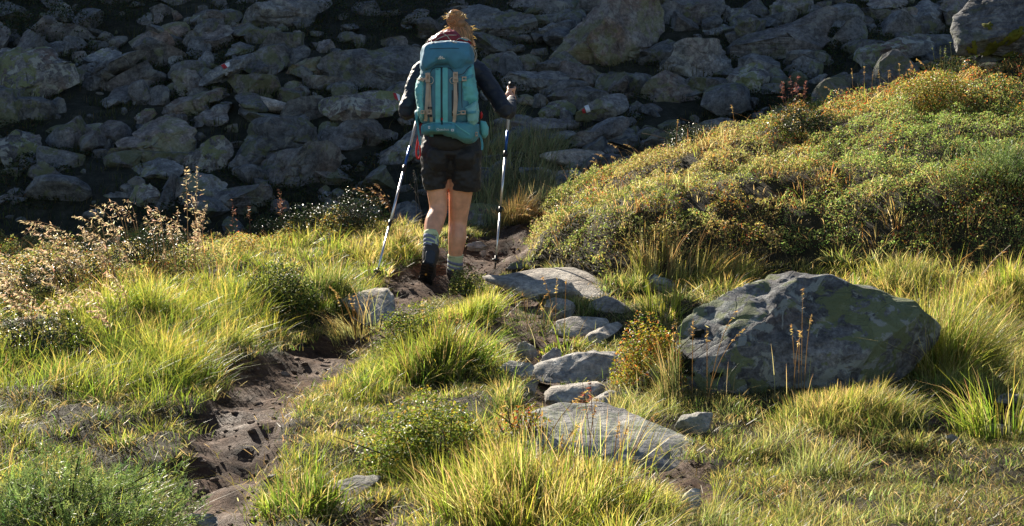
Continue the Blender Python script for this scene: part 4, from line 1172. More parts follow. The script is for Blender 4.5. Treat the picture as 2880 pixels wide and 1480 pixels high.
# ------------------------------------------------------------------ trekking poles
M_ALU = plain_mat("brushed_aluminium", (0.62, 0.62, 0.63), 0.32, metal=0.9, var=0.04)
M_POLEW = plain_mat("pale_pole_print", (0.62, 0.63, 0.66), 0.4, var=0.05)
M_BLUE = plain_mat("blue_anodised", (0.02, 0.10, 0.36), 0.3, metal=0.4, var=0.05)
M_BLACK = plain_mat("black_rubber", (0.012, 0.012, 0.013), 0.5, bump=0.3)
def pole(label, top, tip, marks, base):
    root = empty('trekking_pole', tip)
    tag(root, label, 'trekking pole', 'trekking poles')
    ax = tip - top
    # marks: fractions down the pole
    def seg(nm, a, b, r0, r1, mat, n=12):
        tubes(nm, [tube([top + ax * a, top + ax * b], [r0, r1], n, 1, 'flat')], mat, root)
    L0 = np.linalg.norm(ax)
    f = lambda m: m / L0
    seg('grip_cap', -.012 / L0, .012 / L0, .021, .019, M_BLACK)
    tubes('grip', [tube([top + ax * f(x) for x in (.005, .03, .06, .09, .12, .15)], [.015, .016, .014, .0165, .014, .012], 12, 3)], M_BLACK, root)
    for nm, a, b, r, mat in marks:
        seg(nm, a, b, r, r, mat)
    seg('basket', 1 - .065 / L0, 1 - .055 / L0, .026, .024, M_BLACK, 16)
    seg('tip', 1 - .09 / L0, 1, .010, .004, M_BLACK)
    st = catmull([top + ax * f(.01), top + ax * f(.03) + np.array([.03, .03, 0]), top + ax * f(.10) + np.array([.035, .03, 0]), top + ax * f(.13)], 5)
    tubes('wrist_strap', [tube(st, [(.002, .010)] * len(st), 6, 1, 'flat')], M_BLACK, root)
def frac(top, tip, py):
    pt, pb = 740 - (top[2] - CZ) / top[1] * F, 740 - (tip[2] - CZ) / tip[1] * F
    # perspective-correct fraction along the pole for an image row
    s = (py - pt) / (pb - pt)
    return s * top[1] / (s * top[1] + (1 - s) * tip[1])
def pole_marks(top, tip, rows):
    a = [frac(top, tip, q) for q in rows]
    return [('upper_shaft', .12 / np.linalg.norm(tip - top), a[0], .0092, M_POLEW), ('blue_section', a[0], a[1], .0092, M_BLUE), ('lock', a[1], a[2], .0135, M_BLACK),
            ('middle_shaft', a[2], a[3], .0082, M_ALU), ('lock', a[3], a[4], .0125, M_BLACK), ('lower_shaft', a[4], .97, .0072, M_ALU)]
pole("trekking pole upright in the hiker's right hand, standing on the path", top_r, tip_r, pole_marks(top_r, tip_r, (368, 425, 441, 582, 597)), None)
pole("trekking pole slanting out to the grass from the hiker's left side", top_l, tip_l, pole_marks(top_l, tip_l, (412, 466, 482, 620, 635)), None)

# ------------------------------------------------------------------ backpack
def fab(name, c, **k):
    return plain_mat(name, c, 0.62, bump=0.45, bscale=260, var=0.10, sheen=0.15, **k)
M_LID = fab("pack_petrol_blue", (0.065, 0.25, 0.38))
M_MAIN = fab("pack_slate_teal", (0.075, 0.22, 0.28))
M_TURQ = fab("pack_turquoise", (0.15, 0.52, 0.52))
M_AQUA = fab("pack_pale_aqua", (0.25, 0.55, 0.53))
M_TEAL = fab("pack_teal", (0.075, 0.31, 0.38))
M_BEIGE = plain_mat("beige_webbing", (0.56, 0.42, 0.31), 0.7, bump=0.5, bscale=400)
M_CORD = plain_mat("cream_cord", (0.55, 0.46, 0.36), 0.7)
M_BROWN = fab("pack_shaded_base", (0.035, 0.024, 0.020))
M_JACKET = plain_mat("red_jacket_fabric", (0.26, 0.014, 0.022), 0.5, bump=0.5, bscale=120)
M_SCAR = plain_mat("scarlet_webbing", (0.62, 0.015, 0.015), 0.5)
M_PRINT = plain_mat("white_print", (0.75, 0.77, 0.78), 0.6, var=0.02)

def Z1(s):
    v = [float(q) for q in s.replace(',', ' ').split()]
    return [(1080 + v[i] / 3.152, v[i + 1] / 3.152) for i in range(0, len(v), 2)]
pack_c = P(1257, 300, 9.9)
pack = empty('backpack', (pack_c[0], pack_c[1], P(1257, 395, 9.9)[2]))
tag(pack, "large petrol blue and turquoise trekking backpack on the hiker's back", 'backpack')
def pillow(name, z, D, half, mat, p=3.0, wr=.004, ws=.06, sub=5, smooth=4, parent=None, seed=0, center=None):
    poly = Z1(z) if isinstance(z, str) else z
    v, f, c, r = puff(poly, D, half, p, sub, smooth, center)
    d = v / (np.linalg.norm(v, axis=1)[:, None] + 1e-9)
    v = v + d * (fbm(v * np.array([1, 1, .6]), ws, 3, seed) * wr + fbm(v * np.array([.6, 1, 1.4]), ws * .45, 2, seed + 5) * wr * .6)[:, None]
    return link(name, mesh_np(name, v + c, f), mat, parent or pack)
main = pillow('main_compartment', "330,560 560,540 780,560 800,700 790,900 770,1120 560,1140 350,1120 325,900 315,700", 9.875, .15, M_MAIN, 3.2, .007, .07, seed=2)
lid = pillow('lid', "322,470 345,410 420,385 560,368 640,378 770,392 800,440 806,530 795,575 745,600 705,650 640,664 610,630 575,600 450,600 415,630 400,668 345,662 318,600", 9.86, .18, M_LID, 3.0, .010, .08, seed=4, center=Z1("560,480")[0])
sl_ = pillow('side_panel', "345,660 300,700 274,800 290,910 305,1000 325,1085 372,1095 372,900 372,700", 9.85, .12, M_TURQ, 2.6, .010, .05, seed=6)
sr_ = pillow('side_panel', "705,640 795,568 802,680 836,830 832,910 760,945 690,950 684,800", 9.85, .13, M_TURQ, 2.6, .011, .05, seed=7)
pk = pillow('side_pocket', "715,955 770,930 828,892 842,960 836,1080 800,1132 750,1112 722,1030", 9.80, .085, M_AQUA, 2.6, .008, .05, seed=8)
pkl = pillow('side_pocket', "300,950 345,935 352,1010 345,1075 310,1040 290,1000", 9.80, .07, M_AQUA, 2.6, .004, .05, seed=9)
bot = pillow('bottom_compartment', "330,1110 450,1085 600,1080 760,1085 845,1100 842,1210 800,1262 725,1278 650,1240 520,1192 425,1190 376,1258 335,1215", 9.87, .15, M_TEAL, 2.8, .008, .06, seed=10)
base_ = pillow('shaded_base', "395,1180 520,1170 660,1190 790,1230 770,1300 690,1360 560,1375 450,1350 390,1280", 9.95, .10, M_SHORTS, 2.6, .004, .08, seed=11)  # pack's shaded underside, the shade put into its dark colour
hipr = pillow('hip_belt_pocket', "848,1065 905,1080 928,1130 924,1195 895,1232 862,1222 848,1150", 9.93, .06, M_TURQ, 2.4, .003, .05, 4, seed=12)
hipl = pillow('hip_belt_wing', "270,990 310,960 320,1060 300,1120 280,1070", 9.93, .06, M_TEAL, 2.4, .003, .05, 4, seed=13)
PB = bvh_of(main, lid, sl_, sr_, pk, pkl, bot, base_)
def surf(px, py, off):
    loc, nr = shoot(PB, px, py)
    if loc is None:
        return P(px, py, 9.80)
    d = np.array([0, 0, CZ]) - loc; d /= np.linalg.norm(d)
    return loc + d * off
def webbing(name, pts, wpx, mat, off=.006, th=.003, parent=None, n=8, conform=True, Dc=9.7):
    """flat strap laid over the pack through pixel points"""
    pts = Z1(pts) if isinstance(pts, str) else pts
    C = catmull(np.array(pts), n) if len(pts) > 2 else np.array([np.array(pts[0]) * (1 - t) + np.array(pts[1]) * t for t in np.linspace(0, 1, n)])
    tg = np.gradient(C, axis=0); tg /= np.linalg.norm(tg, axis=1)[:, None]
    nr = np.stack([-tg[:, 1], tg[:, 0]], 1)
    V = []
    for k in range(len(C)):
        for lay in (off, off - th):
            for e in (-1, 0, 1):
                q = C[k] + nr[k] * e * wpx / 2
                V.append(surf(q[0], q[1], lay) if conform else P(q[0], q[1], Dc - lay))
    V = np.array(V)
    # smooth the run of the strap so it bridges hollows
    V = V.reshape(len(C), 6, 3)
    for _ in range(3):
        V[1:-1, :, 1] = (V[:-2, :, 1] + 2 * V[1:-1, :, 1] + V[2:, :, 1]) / 4
    V = V.reshape(-1, 3)
    Q = []
    for k in range(len(C) - 1):
        a = 6 * k; b_ = a + 6
        for i, j in ((0, 1), (1, 2), (2, 5), (5, 4), (4, 3), (3, 0)):
            Q.append([a + i, a + j, b_ + j, b_ + i])
    Q += [[0, 3, 4, 1], [1, 4, 5, 2]]
    e = 6 * (len(C) - 1); Q += [[e, e + 1, e + 4, e + 3], [e + 1, e + 2, e + 5, e + 4]]
    return link(name, mesh_np(name, V, np.array(Q), smooth=False), mat, parent or pack)
for x0, x1 in ((478, 478), (543, 543)):
    webbing('turquoise_stripe', f"{x0},600 {x0},760 {x0},920 {x1},1088", 14, M_TURQ, .004, .003, n=10)
webbing('zip', "509,602 509,760 511,920 513,1050", 2.4, M_BLACK, .006, n=10)
webbing('zip_pull', "513,1046 513,1072", 4.5, M_SCAR, .010)
webbing('zip_cord', "513,1066 514,1105", 4.0, M_BLACK, .010)
for z in ("417,760 405,900 412,1035", "655,740 652,900 606,1030", "606,800 606,1030"):
    webbing('strap_edge', z, 3.2, M_BLACK, .007)
webbing('strap', "400,740 405,900 420,1082", 8.5, M_BEIGE, .008)
webbing('strap', "393,645 388,760 380,900 368,1076", 9.5, M_BEIGE, .014)
webbing('strap', "628,740 640,900 620,1085", 8.5, M_BEIGE, .008)
webbing('strap', "634,640 632,760 632,900 624,1070", 9.5, M_BEIGE, .014)
webbing('compression_strap', "660,706 705,702 760,682 800,668", 9, M_TEAL, .008)
webbing('compression_strap', "690,998 760,1000 838,990", 7, M_TEAL, .010)
webbing('compression_strap', "300,700 345,705 380,690", 6, M_BEIGE, .010)
webbing('gear_loop', "422,1095 422,1150 420,1212", 11, M_TEAL, .012)
webbing('gear_loop', "614,1095 616,1160 620,1228", 11, M_TEAL, .012)
webbing('belt_piping', "345,1112 430,1088 600,1088 680,1140 760,1192", 3, M_TURQ, .008)
for z in ("345,664 400,670 416,634 450,604 575,604 610,634 640,666 705,652 745,602 795,577", "374,690 372,860 372,1088", "690,680 688,860 700,1080", "330,440 450,432 620,428 790,444"):
    webbing('seam', z, 1.6, M_BLACK, .003, .002, n=6)
def buckle(z, w, h, mat, off=.016):
    (cx, cy), = Z1(z)
    c = surf(cx, cy, off)
    sx, sz, sy = w / 435 / 2, h / 435 / 2, .006
    parts = []
    for (a, b_, cc, d) in ((-1, -.55, -1, 1), (.55, 1, -1, 1), (-.55, .55, .5, 1), (-.55, .55, -1, -.4)):
        lv = np.array([[i, j, l] for i in (a * sx, b_ * sx) for j in (-sy, sy) for l in (cc * sz, d * sz)], float) + c
        parts.append((lv, np.array([[0, 1, 3, 2], [4, 6, 7, 5], [0, 4, 5, 1], [2, 3, 7, 6], [0, 2, 6, 4], [1, 5, 7, 3]])))
    tubes('buckle', parts, mat, pack, smooth=False)
for z, w, h, m_ in (("388,690", 13, 25, M_BEIGE), ("634,672", 13, 20, M_BEIGE), ("634,712", 15, 10, M_BEIGE), ("712,700", 13, 12, M_BEIGE), ("403,992", 10, 14, M_BEIGE), ("408,960", 12, 7, M_BLACK),
                    ("702,998", 14, 11, M_BEIGE), ("342,995", 10, 10, M_BEIGE), ("406,1028", 13, 6, M_BLACK), ("820,1190", 6, 12, M_BEIGE), ("400,1130", 5, 7, M_PRINT), ("608,1155", 8, 6, M_PRINT)):
    buckle(z, w, h, m_)
def cordage(name, pts, r, mat, parent, D=None, off=.012, seg=6):
    pts = Z1(pts) if isinstance(pts, str) else pts
    C = catmull(np.array(pts), 6) if len(pts) > 2 else np.array(pts)
    w = [surf(q[0], q[1], off) if D is None else P(q[0], q[1], D) for q in C]
    return tubes(name, [tube(w, [r] * len(w), seg, 1)], mat, parent)
cordage('elastic_loop', "390,680 425,685 438,715 425,742 395,738", .0022, M_CORD, pack, off=.014)
cordage('elastic_loop', "636,690 600,690 584,712 600,740 640,738", .0022, M_CORD, pack, off=.014)
cordage('elastic_loop', "620,965 612,1000 640,1020 690,1000 660,985", .0022, M_CORD, pack, off=.016)
cordage('elastic_loop', "300,720 335,690 350,720 320,715 290,700", .0025, M_CORD, pack, off=.016)
cordage('hanging_cord', "772,400 805,440 822,490 812,535 800,550", .0022, M_CORD, pack, 9.74)
cordage('hanging_cord', "768,402 790,440 808,500 803,548", .0020, M_CORD, pack, 9.74)
webbing('belt_tail', "835,1180 862,1230 872,1290 868,1330", 6, M_TEAL, .0, .003, conform=False, Dc=9.86)
webbing('belt_tail', "300,1010 285,1060 298,1110 312,1220 322,1290", 6, M_TEAL, .0, .003, conform=False, Dc=9.86)
webbing('red_strap', "326,1096 318,1160 300,1240 288,1330", 7, M_SCAR, .0, .004, conform=False, Dc=9.94)
cordage('red_cord', [(1183, 352), (1176, 390), (1171, 420), (1172, 440), (1178, 447), (1182, 432), (1180, 400)], .006, M_SCAR, pack, 9.90)
cordage('white_cord', [(1184, 385), (1186, 398), (1183, 402)], .004, M_PRINT, pack, 9.88)
pillow('red_tag', "848,1000 865,985 878,1015 870,1050 850,1062", 9.98, .03, M_SCAR, 2.2, 0, sub=3)  # small unidentified red item on the pack's side
pillow('yellow_tag', "288,905 305,910 310,940 292,945", 9.86, .01, M_ORANGE, 2.2, 0, sub=2)
webbing('shoulder_strap', [(1210, 190), (1206, 172), (1214, 160)], 14, M_BLACK, 0, .01, conform=False, Dc=10.02)
webbing('shoulder_strap', [(1318, 190), (1322, 172), (1316, 160)], 14, M_BLACK, 0, .01, conform=False, Dc=10.02)
# emblem and lettering
webbing('emblem', "480,527 492,509 503,496", 2.6, M_PRINT, .005, .002)
webbing('emblem', "503,496 498,512 496,526", 2.6, M_PRINT, .0055, .002)
webbing('emblem', "496,526 507,512 519,502", 2.6, M_PRINT, .005, .002)
webbing('emblem', "519,502 515,513 515,524", 2.6, M_PRINT, .0055, .002)
webbing('emblem', "515,524 524,516 530,523", 2.2, M_PRINT, .005, .002)
webbing('emblem', "528,523 534,519 539,520", 2.0, M_PRINT, .0055, .002)
def lettering(text, x0, x1, yb, place, parent, mat, name='lettering', slant=0.0, yscale=1.0):
    cu = bpy.data.curves.new("t", 'FONT'); cu.body = text; cu.size = 1.0; cu.resolution_u = 3
    ob = bpy.data.objects.new("t", cu); COL.objects.link(ob)
    bpy.context.view_layer.update()
    me = bpy.data.meshes.new_from_object(ob.evaluated_get(bpy.context.evaluated_depsgraph_get()))
    bpy.data.objects.remove(ob)
    co = np.empty(len(me.vertices) * 3, np.float32); me.vertices.foreach_get("co", co); co = co.reshape(-1, 3)
    sc = (x1 - x0) / (co[:, 0].max() - co[:, 0].min())
    w = np.array([place(x0 + (q[0] - co[:, 0].min()) * sc, yb - q[1] * sc * yscale + slant * (q[0] - co[:, 0].min()) * sc) for q in co])
    me.vertices.foreach_set("co", w.astype(np.float32).ravel()); me.update(); me.name = name
    return link(name, me, mat, parent)
(tx0, tyb), (tx1, _) = Z1("466,1158 576,1158")
lettering("Quechua", tx0, tx1, tyb, lambda a, b_: surf(a, b_, .003), pack, M_PRINT)
(sx0, sy0), = Z1("345,700")
lettering("QUECHUA", 0, 50, 0, lambda a, b_: surf(1080 + (346 + b_ * .8) / 3.152, (755 + a * 3.0) / 3.152, .004), pack, M_PRINT)
for so in [c for c in person.children if c.name.startswith('sock')]:
    bb = bvh_of(so)
    left = so.name == 'sock'
    x0, x1, yb = (1201, 1228, 661) if left else (1264, 1280, 724)
    def pl(a, b_, bb=bb):
        loc, nr = shoot(bb, a, b_)
        return P(a, b_, 9.85) if loc is None else loc + nr * .002
    lettering("Quechua", x0, x1, yb, pl, so, M_BLACK, slant=.12)

# red jacket stuffed under the lid's elastic cord
jk_c = P(1255, 118, 9.95)
jacket = empty('rolled_jacket', (jk_c[0], jk_c[1], P(1255, 130, 9.95)[2]))
tag(jacket, "dark red jacket stuffed under the elastic cord on top of the backpack", 'jacket')
jb = pillow('jacket_body', "362,395 395,355 455,312 520,285 565,272 625,278 668,305 690,340 760,365 778,385 770,402 715,410 600,400 500,398 420,400", 9.93, .11, M_JACKET, 2.5, .010, .05, seed=21, parent=jacket)
JB = bvh_of(jb, lid)
PB_OLD = PB; PB = JB
cordage('elastic_cord', "372,385 410,340 430,385 470,350 552,315 640,312", .0028, M_CORD, jacket, off=.004)
cordage('elastic_cord', "525,296 560,320 590,360 625,378 660,345 720,338 765,362", .0028, M_CORD, jacket, off=.004)
cordage('cord_stopper', "622,372 640,376", .007, M_PRINT, jacket, off=.008)
cordage('jacket_zip', "680,340 715,352 740,360", .004, M_TURQ, jacket, off=.004)
PB = PB_OLD

# ------------------------------------------------------------------ vegetation
YG = [(.20, .235, .04), (.27, .27, .05), (.13, .175, .028), (.35, .30, .085)]
GREEN = [(.06, .09, .022), (.09, .125, .03), (.13, .155, .04), (.045, .065, .018)]
STRAW = [(.44, .33, .16), (.36, .25, .11), (.32, .28, .10), (.50, .41, .22)]
RUST = [(.32, .15, .05), (.26, .11, .04), (.36, .23, .08)]
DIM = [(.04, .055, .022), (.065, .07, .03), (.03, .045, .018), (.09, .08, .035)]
MIXED = YG + YG + GREEN[1:3] + STRAW[:2]
def pick(pal, n, rs, jit=.22):
    pal = np.array(pal)
    c = pal[rs.integers(0, len(pal), n)]
    return np.clip(c * (1 + jit * rs.normal(size=(n, 1))) * (1 + .08 * rs.normal(size=(n, 3))), .004, .8)

def blades(base, lean, L, wd, curv, col, rs, twist=None):
    """grass blades: 7 verts, 2 quads and a tip each"""
    n = len(base)
    t = np.array([0, .38, .74, 1.0])
    up = np.array([0, 0, 1.0])
    a = rs.uniform(0, 2 * np.pi, n) if twist is None else twist
    sd = np.stack([np.cos(a), np.sin(a), np.zeros(n)], 1)
    V = np.empty((n, 7, 3), np.float32)
    wf = [1.0, .85, .5]
    for k in range(4):
        h = L * t[k] * (1 - .30 * curv * t[k])
        out = L * curv * (t[k] ** 1.7)
        c = base + up * h[:, None] + np.hstack([lean, np.zeros((n, 1))]) * out[:, None]
        if k < 3:
            V[:, 2 * k] = c - sd * (wd * wf[k] * .5)[:, None]
            V[:, 2 * k + 1] = c + sd * (wd * wf[k] * .5)[:, None]
        else:
            V[:, 6] = c
    o_ = (np.arange(n) * 7)[:, None]
    loops = np.concatenate([o_ + np.array([0, 1, 3, 2]), o_ + np.array([2, 3, 5, 4]), o_ + np.array([4, 5, 6])], 1)
    totals = np.tile([4, 4, 3], n)
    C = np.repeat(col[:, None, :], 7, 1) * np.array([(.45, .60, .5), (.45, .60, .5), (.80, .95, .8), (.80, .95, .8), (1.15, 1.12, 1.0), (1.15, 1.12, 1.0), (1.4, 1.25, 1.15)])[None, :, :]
    return V.reshape(-1, 3), loops.ravel(), totals, np.clip(C.reshape(-1, 3), 0, .9)

def blades_low(base, lean, L, wd, curv, col, rs):
    """short blades: 5 verts, a quad and a tip each"""
    n = len(base)
    a = rs.uniform(0, 2 * np.pi, n)
    sd = np.stack([np.cos(a), np.sin(a), np.zeros(n)], 1)
    V = np.empty((n, 5, 3), np.float32)
    for k, t in enumerate((0, .5, 1.0)):
        c = base + np.hstack([lean * (L * curv * t ** 1.7)[:, None], (L * t * (1 - .30 * curv * t))[:, None]])
        if k < 2:
            V[:, 2 * k] = c - sd * (wd * (.5, .42)[k])[:, None]; V[:, 2 * k + 1] = c + sd * (wd * (.5, .42)[k])[:, None]
        else:
            V[:, 4] = c
    o_ = (np.arange(n) * 5)[:, None]
    loops = np.concatenate([o_ + np.array([0, 1, 3, 2]), o_ + np.array([2, 3, 4])], 1)
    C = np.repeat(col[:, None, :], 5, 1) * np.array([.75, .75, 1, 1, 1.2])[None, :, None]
    return V.reshape(-1, 3), loops.ravel(), np.tile([4, 3], n), np.clip(C.reshape(-1, 3), 0, .9)

def leaves(pos, nrm, size, col, rs, ratio=.55):
    """one folded diamond leaf per point"""
    n = len(pos)
    r = rs.normal(size=(n, 3))
    u = np.cross(nrm, r); u /= np.linalg.norm(u, axis=1)[:, None] + 1e-9
    w = np.cross(nrm, u)
    s = size[:, None]
    V = np.empty((n, 4, 3), np.float32)
    V[:, 0] = pos - u * s * .5
    V[:, 1] = pos + w * s * ratio * .5 + nrm * s * .10
    V[:, 2] = pos + u * s * .5
    V[:, 3] = pos - w * s * ratio * .5 + nrm * s * .10
    idx = np.arange(n * 4).reshape(n, 4)
    return V.reshape(-1, 3), idx.ravel(), np.full(n, 4), np.repeat(col, 4, 0)

def merge(parts):
    vs, ls, ts, cs, o_ = [], [], [], [], 0
    for V, L_, T_, C_ in parts:
        vs.append(V); ls.append(L_ + o_); ts.append(T_); cs.append(C_); o_ += len(V)
    return np.vstack(vs), np.concatenate(ls), np.concatenate(ts), np.vstack(cs)

def veg_obj(name, parts, mat, parent=None, loc=None, smooth=False):
    V, L_, T_, C_ = merge(parts)
    return link(name, mesh_np(name, V, loops=L_, totals=T_, col=C_, smooth=smooth), mat, parent, loc)

ROCK_BVH = bvh_of(*[ROCKS[l] for t_, s_, l, k_ in FORE])
def on_rock(x, y, z):
    """True where a stone covers the ground point"""
    out = np.zeros(len(x), bool)
    for k in range(len(x)):
        loc, nr, i, d = ROCK_BVH.ray_cast(Vector((x[k], y[k], z[k] + 2.5)), Vector((0, 0, -1)))
        if loc is not None and loc[2] > z[k] + .01:
            out[k] = True
    return out

ZONES = [  # (outline in pixels of the ground, kind); later ones win
 ([(-400,1600),(-400,600),(1200,560),(1200,700),(1100,800),(900,950),(560,1200),(400,1600)], 'tall'),
 ([(560,1100),(640,1000),(800,930),(950,900),(950,960),(700,1020),(600,1200),(530,1320),(480,1300)], 'mid'),
 ([(700,1600),(700,1100),(1000,950),(1400,800),(1560,960),(1500,1150),(1400,1300),(1300,1600)], 'mid'),
 ([(700,1520),(740,1350),(760,1230),(780,1150),(900,1060),(1000,1040),(1040,1200),(1080,1320),(1040,1420),(900,1440),(800,1480)], 'short'),
 ([(900,1050),(960,920),(1130,860),(1330,830),(1380,950),(1400,1100),(1380,1250),(1250,1350),(1100,1300),(1000,1150)], 'lush'),
 ([(1150,1600),(1150,1400),(1300,1260),(1600,1280),(1850,1330),(1900,1600)], 'lush'),
 ([(1550,900),(1750,780),(2900,700),(2900,1700),(1900,1700),(1700,1250),(1560,1100)], 'turf'),
 ([(1700,880),(1760,815),(1900,795),(2050,770),(2300,745),(2600,790),(2880,800),(2900,900),(2600,880),(2300,850),(2000,830)], 'straw'),
 ([(1960,1290),(2200,1320),(2250,1500),(2050,1500)], 'short'),
 ([(950,640),(1200,560),(1200,700),(1100,760),(960,780)], 'straw'),
 ([(-60,930),(-60,640),(300,640),(600,630),(900,590),(1080,570),(1000,670),(700,740),(480,800),(300,840),(120,890)], 'heath'),
 (SHRUBZONE, 'heath'),
]
KIND = {  # clumps per m2, blades per clump, length, spread, palette
 'tall':  (140, 32, (.06, .21), .045, YG * 4 + STRAW[:2] + GREEN * 2),
 'lush':  (130, 30, (.05, .16), .045, YG * 4 + STRAW[:2] + GREEN * 2),
 'mid':   (170, 30, (.04, .13), .045, MIXED + GREEN + STRAW),
 'turf':  (180, 32, (.04, .135), .045, [(.24, .23, .09), (.30, .27, .13), (.17, .18, .06), (.36, .32, .18), (.09, .115, .035), (.28, .20, .09), (.22, .25, .06)]),
 'short': (400, 30, (.025, .065), .06, GREEN[1:3] + YG * 2 + STRAW[:2]),
 'straw': (150, 28, (.05, .17), .04, STRAW * 2 + YG * 2 + GREEN[1:2]),
 'heath': (70, 8, (.05, .16), .06, STRAW * 2 + RUST + YG[:1]),
}
_shy = [(T(t_, s_), ROCKS[l_].location.y + .1) for t_, s_, l_, k_ in FORE if l_ != "big dark layered rock with yellow moss in the top corner"]
_shy += [(p_, 99.0) for p_ in PATHS] + [([(1165,560),(1345,560),(1345,800),(1165,815)], 10.3)]
def shorten(x, y, z, L):
    """grazed and trampled: grass stays low in front of stones, boots and the path"""
    L = L.copy()
    for frac_, mul in ((.85, .55), (.85, .45), (.85, .5)):
        px, py = pix(x, y, z + L * frac_)
        hit = np.zeros(len(L), bool)
        for poly, yy in _shy:
            q = np.array(poly); c_ = q.mean(0)
            hit |= inpoly(px, py, c_ + (q - c_) * .96) & (y < yy)
        L[hit] *= mul
    return L
def zone_of(x, y, z):
    px, py = pix(x, y, z)
    px = px + fbm2(x, y, .3, 3, 71) * 40; py = py + fbm2(x, y, .3, 3, 73) * 22
    out = np.full(len(x), '', dtype=object)
    for poly, k in ZONES:
        out[inpoly(px, py, poly)] = k
    out[(out == '')] = 'turf'
    return out

def scatter_grass():
    rs = np.random.default_rng(21)
    N = 25500
    y = np.sqrt(rs.uniform(4.1 ** 2, 12.25 ** 2, N)); x = rs.uniform(-1, 1, N) * (.37 * y + .25)
    z = height(x, y)
    keep = ~path_mask(x, y, z)
    x, y, z = x[keep], y[keep], z[keep]
    keep = ~on_rock(x, y, z)
    x, y, z = x[keep], y[keep], z[keep]
    zn = zone_of(x, y, z)
    area = (2 * (.37 * (12.25 + 4.1) / 2 + .25)) * (12.25 - 4.1)
    dens = N / area
    patchy = fbm2(x, y, .38, 3, 77)
    parts = []
    for kind, (cd, nb, (l0, l1), sp, pal) in KIND.items():
        sel = (zn == kind) & (rs.random(len(x)) < cd / dens * np.maximum(1.0 + .9 * patchy, .6)) if cd < dens else (zn == kind)
        idx = np.where(sel)[0]
        if not len(idx): continue
        if cd > dens:
            nb = int(nb * cd / dens)
        m = len(idx)
        cl = l0 + (l1 - l0) * np.clip(.42 + .85 * patchy[idx] + .2 * rs.normal(size=m), .12, 1.15)
        ctone = pick(pal, m, rs, .15)
        cdir = rs.uniform(0, 6.283, m)
        nbl = np.clip((nb * rs.uniform(.6, 1.4, m)), 3, 90).astype(int)
        rep = np.repeat(np.arange(m), nbl); n = len(rep)
        a = rs.uniform(0, 6.283, n); r = np.sqrt(rs.random(n)) * sp * (1.0 + .3 * rs.random(n))
        bx = x[idx][rep] + np.cos(a) * r; by = y[idx][rep] + np.sin(a) * r
        bz = z[idx][rep] - .01
        base = np.stack([bx, by, bz], 1)
        out = np.stack([np.cos(a), np.sin(a)], 1) * .75 + np.stack([np.cos(cdir[rep]), np.sin(cdir[rep])], 1) * .55 + np.array([.14, -.05]) + rs.normal(size=(n, 2)) * .35
        L = shorten(bx, by, bz, cl[rep] * rs.uniform(.55, 1.2, n))
        cv = np.clip(rs.normal(.55, .25, n), .1, 1.1); flop = rs.random(n) < .16; cv[flop] = rs.uniform(1.1, 1.7, int(flop.sum()))
        wd = rs.uniform(.0018, .0040, n) * np.clip(by / 7.5, .8, 1.3) * (1.15 if kind != 'short' else .9)
        col = np.where(rs.random((n, 1)) < .6, ctone[rep] * (1 + .2 * rs.normal(size=(n, 1))), pick(pal, n, rs))
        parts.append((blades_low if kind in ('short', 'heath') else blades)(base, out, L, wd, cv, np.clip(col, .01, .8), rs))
    # dead thatch lying between the tufts
    rep = np.repeat(np.arange(len(x))[zn != 'heath'], 4); n = len(rep)
    a = rs.uniform(0, 6.283, n)
    base = np.stack([x[rep] + rs.normal(size=n) * .05, y[rep] + rs.normal(size=n) * .05, z[rep] + .002], 1)
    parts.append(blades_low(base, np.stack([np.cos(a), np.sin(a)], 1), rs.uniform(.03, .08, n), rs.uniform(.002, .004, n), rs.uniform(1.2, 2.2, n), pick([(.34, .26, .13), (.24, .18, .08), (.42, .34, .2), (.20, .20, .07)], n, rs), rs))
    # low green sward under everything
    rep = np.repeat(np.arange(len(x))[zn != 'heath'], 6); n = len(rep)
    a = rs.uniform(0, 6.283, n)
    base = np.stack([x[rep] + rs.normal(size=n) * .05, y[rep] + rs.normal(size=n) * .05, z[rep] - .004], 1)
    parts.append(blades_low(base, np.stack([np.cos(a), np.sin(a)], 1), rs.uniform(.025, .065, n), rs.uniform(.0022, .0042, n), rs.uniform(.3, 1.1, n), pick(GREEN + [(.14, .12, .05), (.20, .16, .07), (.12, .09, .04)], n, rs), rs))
    o = veg_obj('grass', parts, M_GRASS)
    tag(o, "yellow-green mountain grass growing all over the sunlit foreground", 'grass', kind='stuff')
scatter_grass()


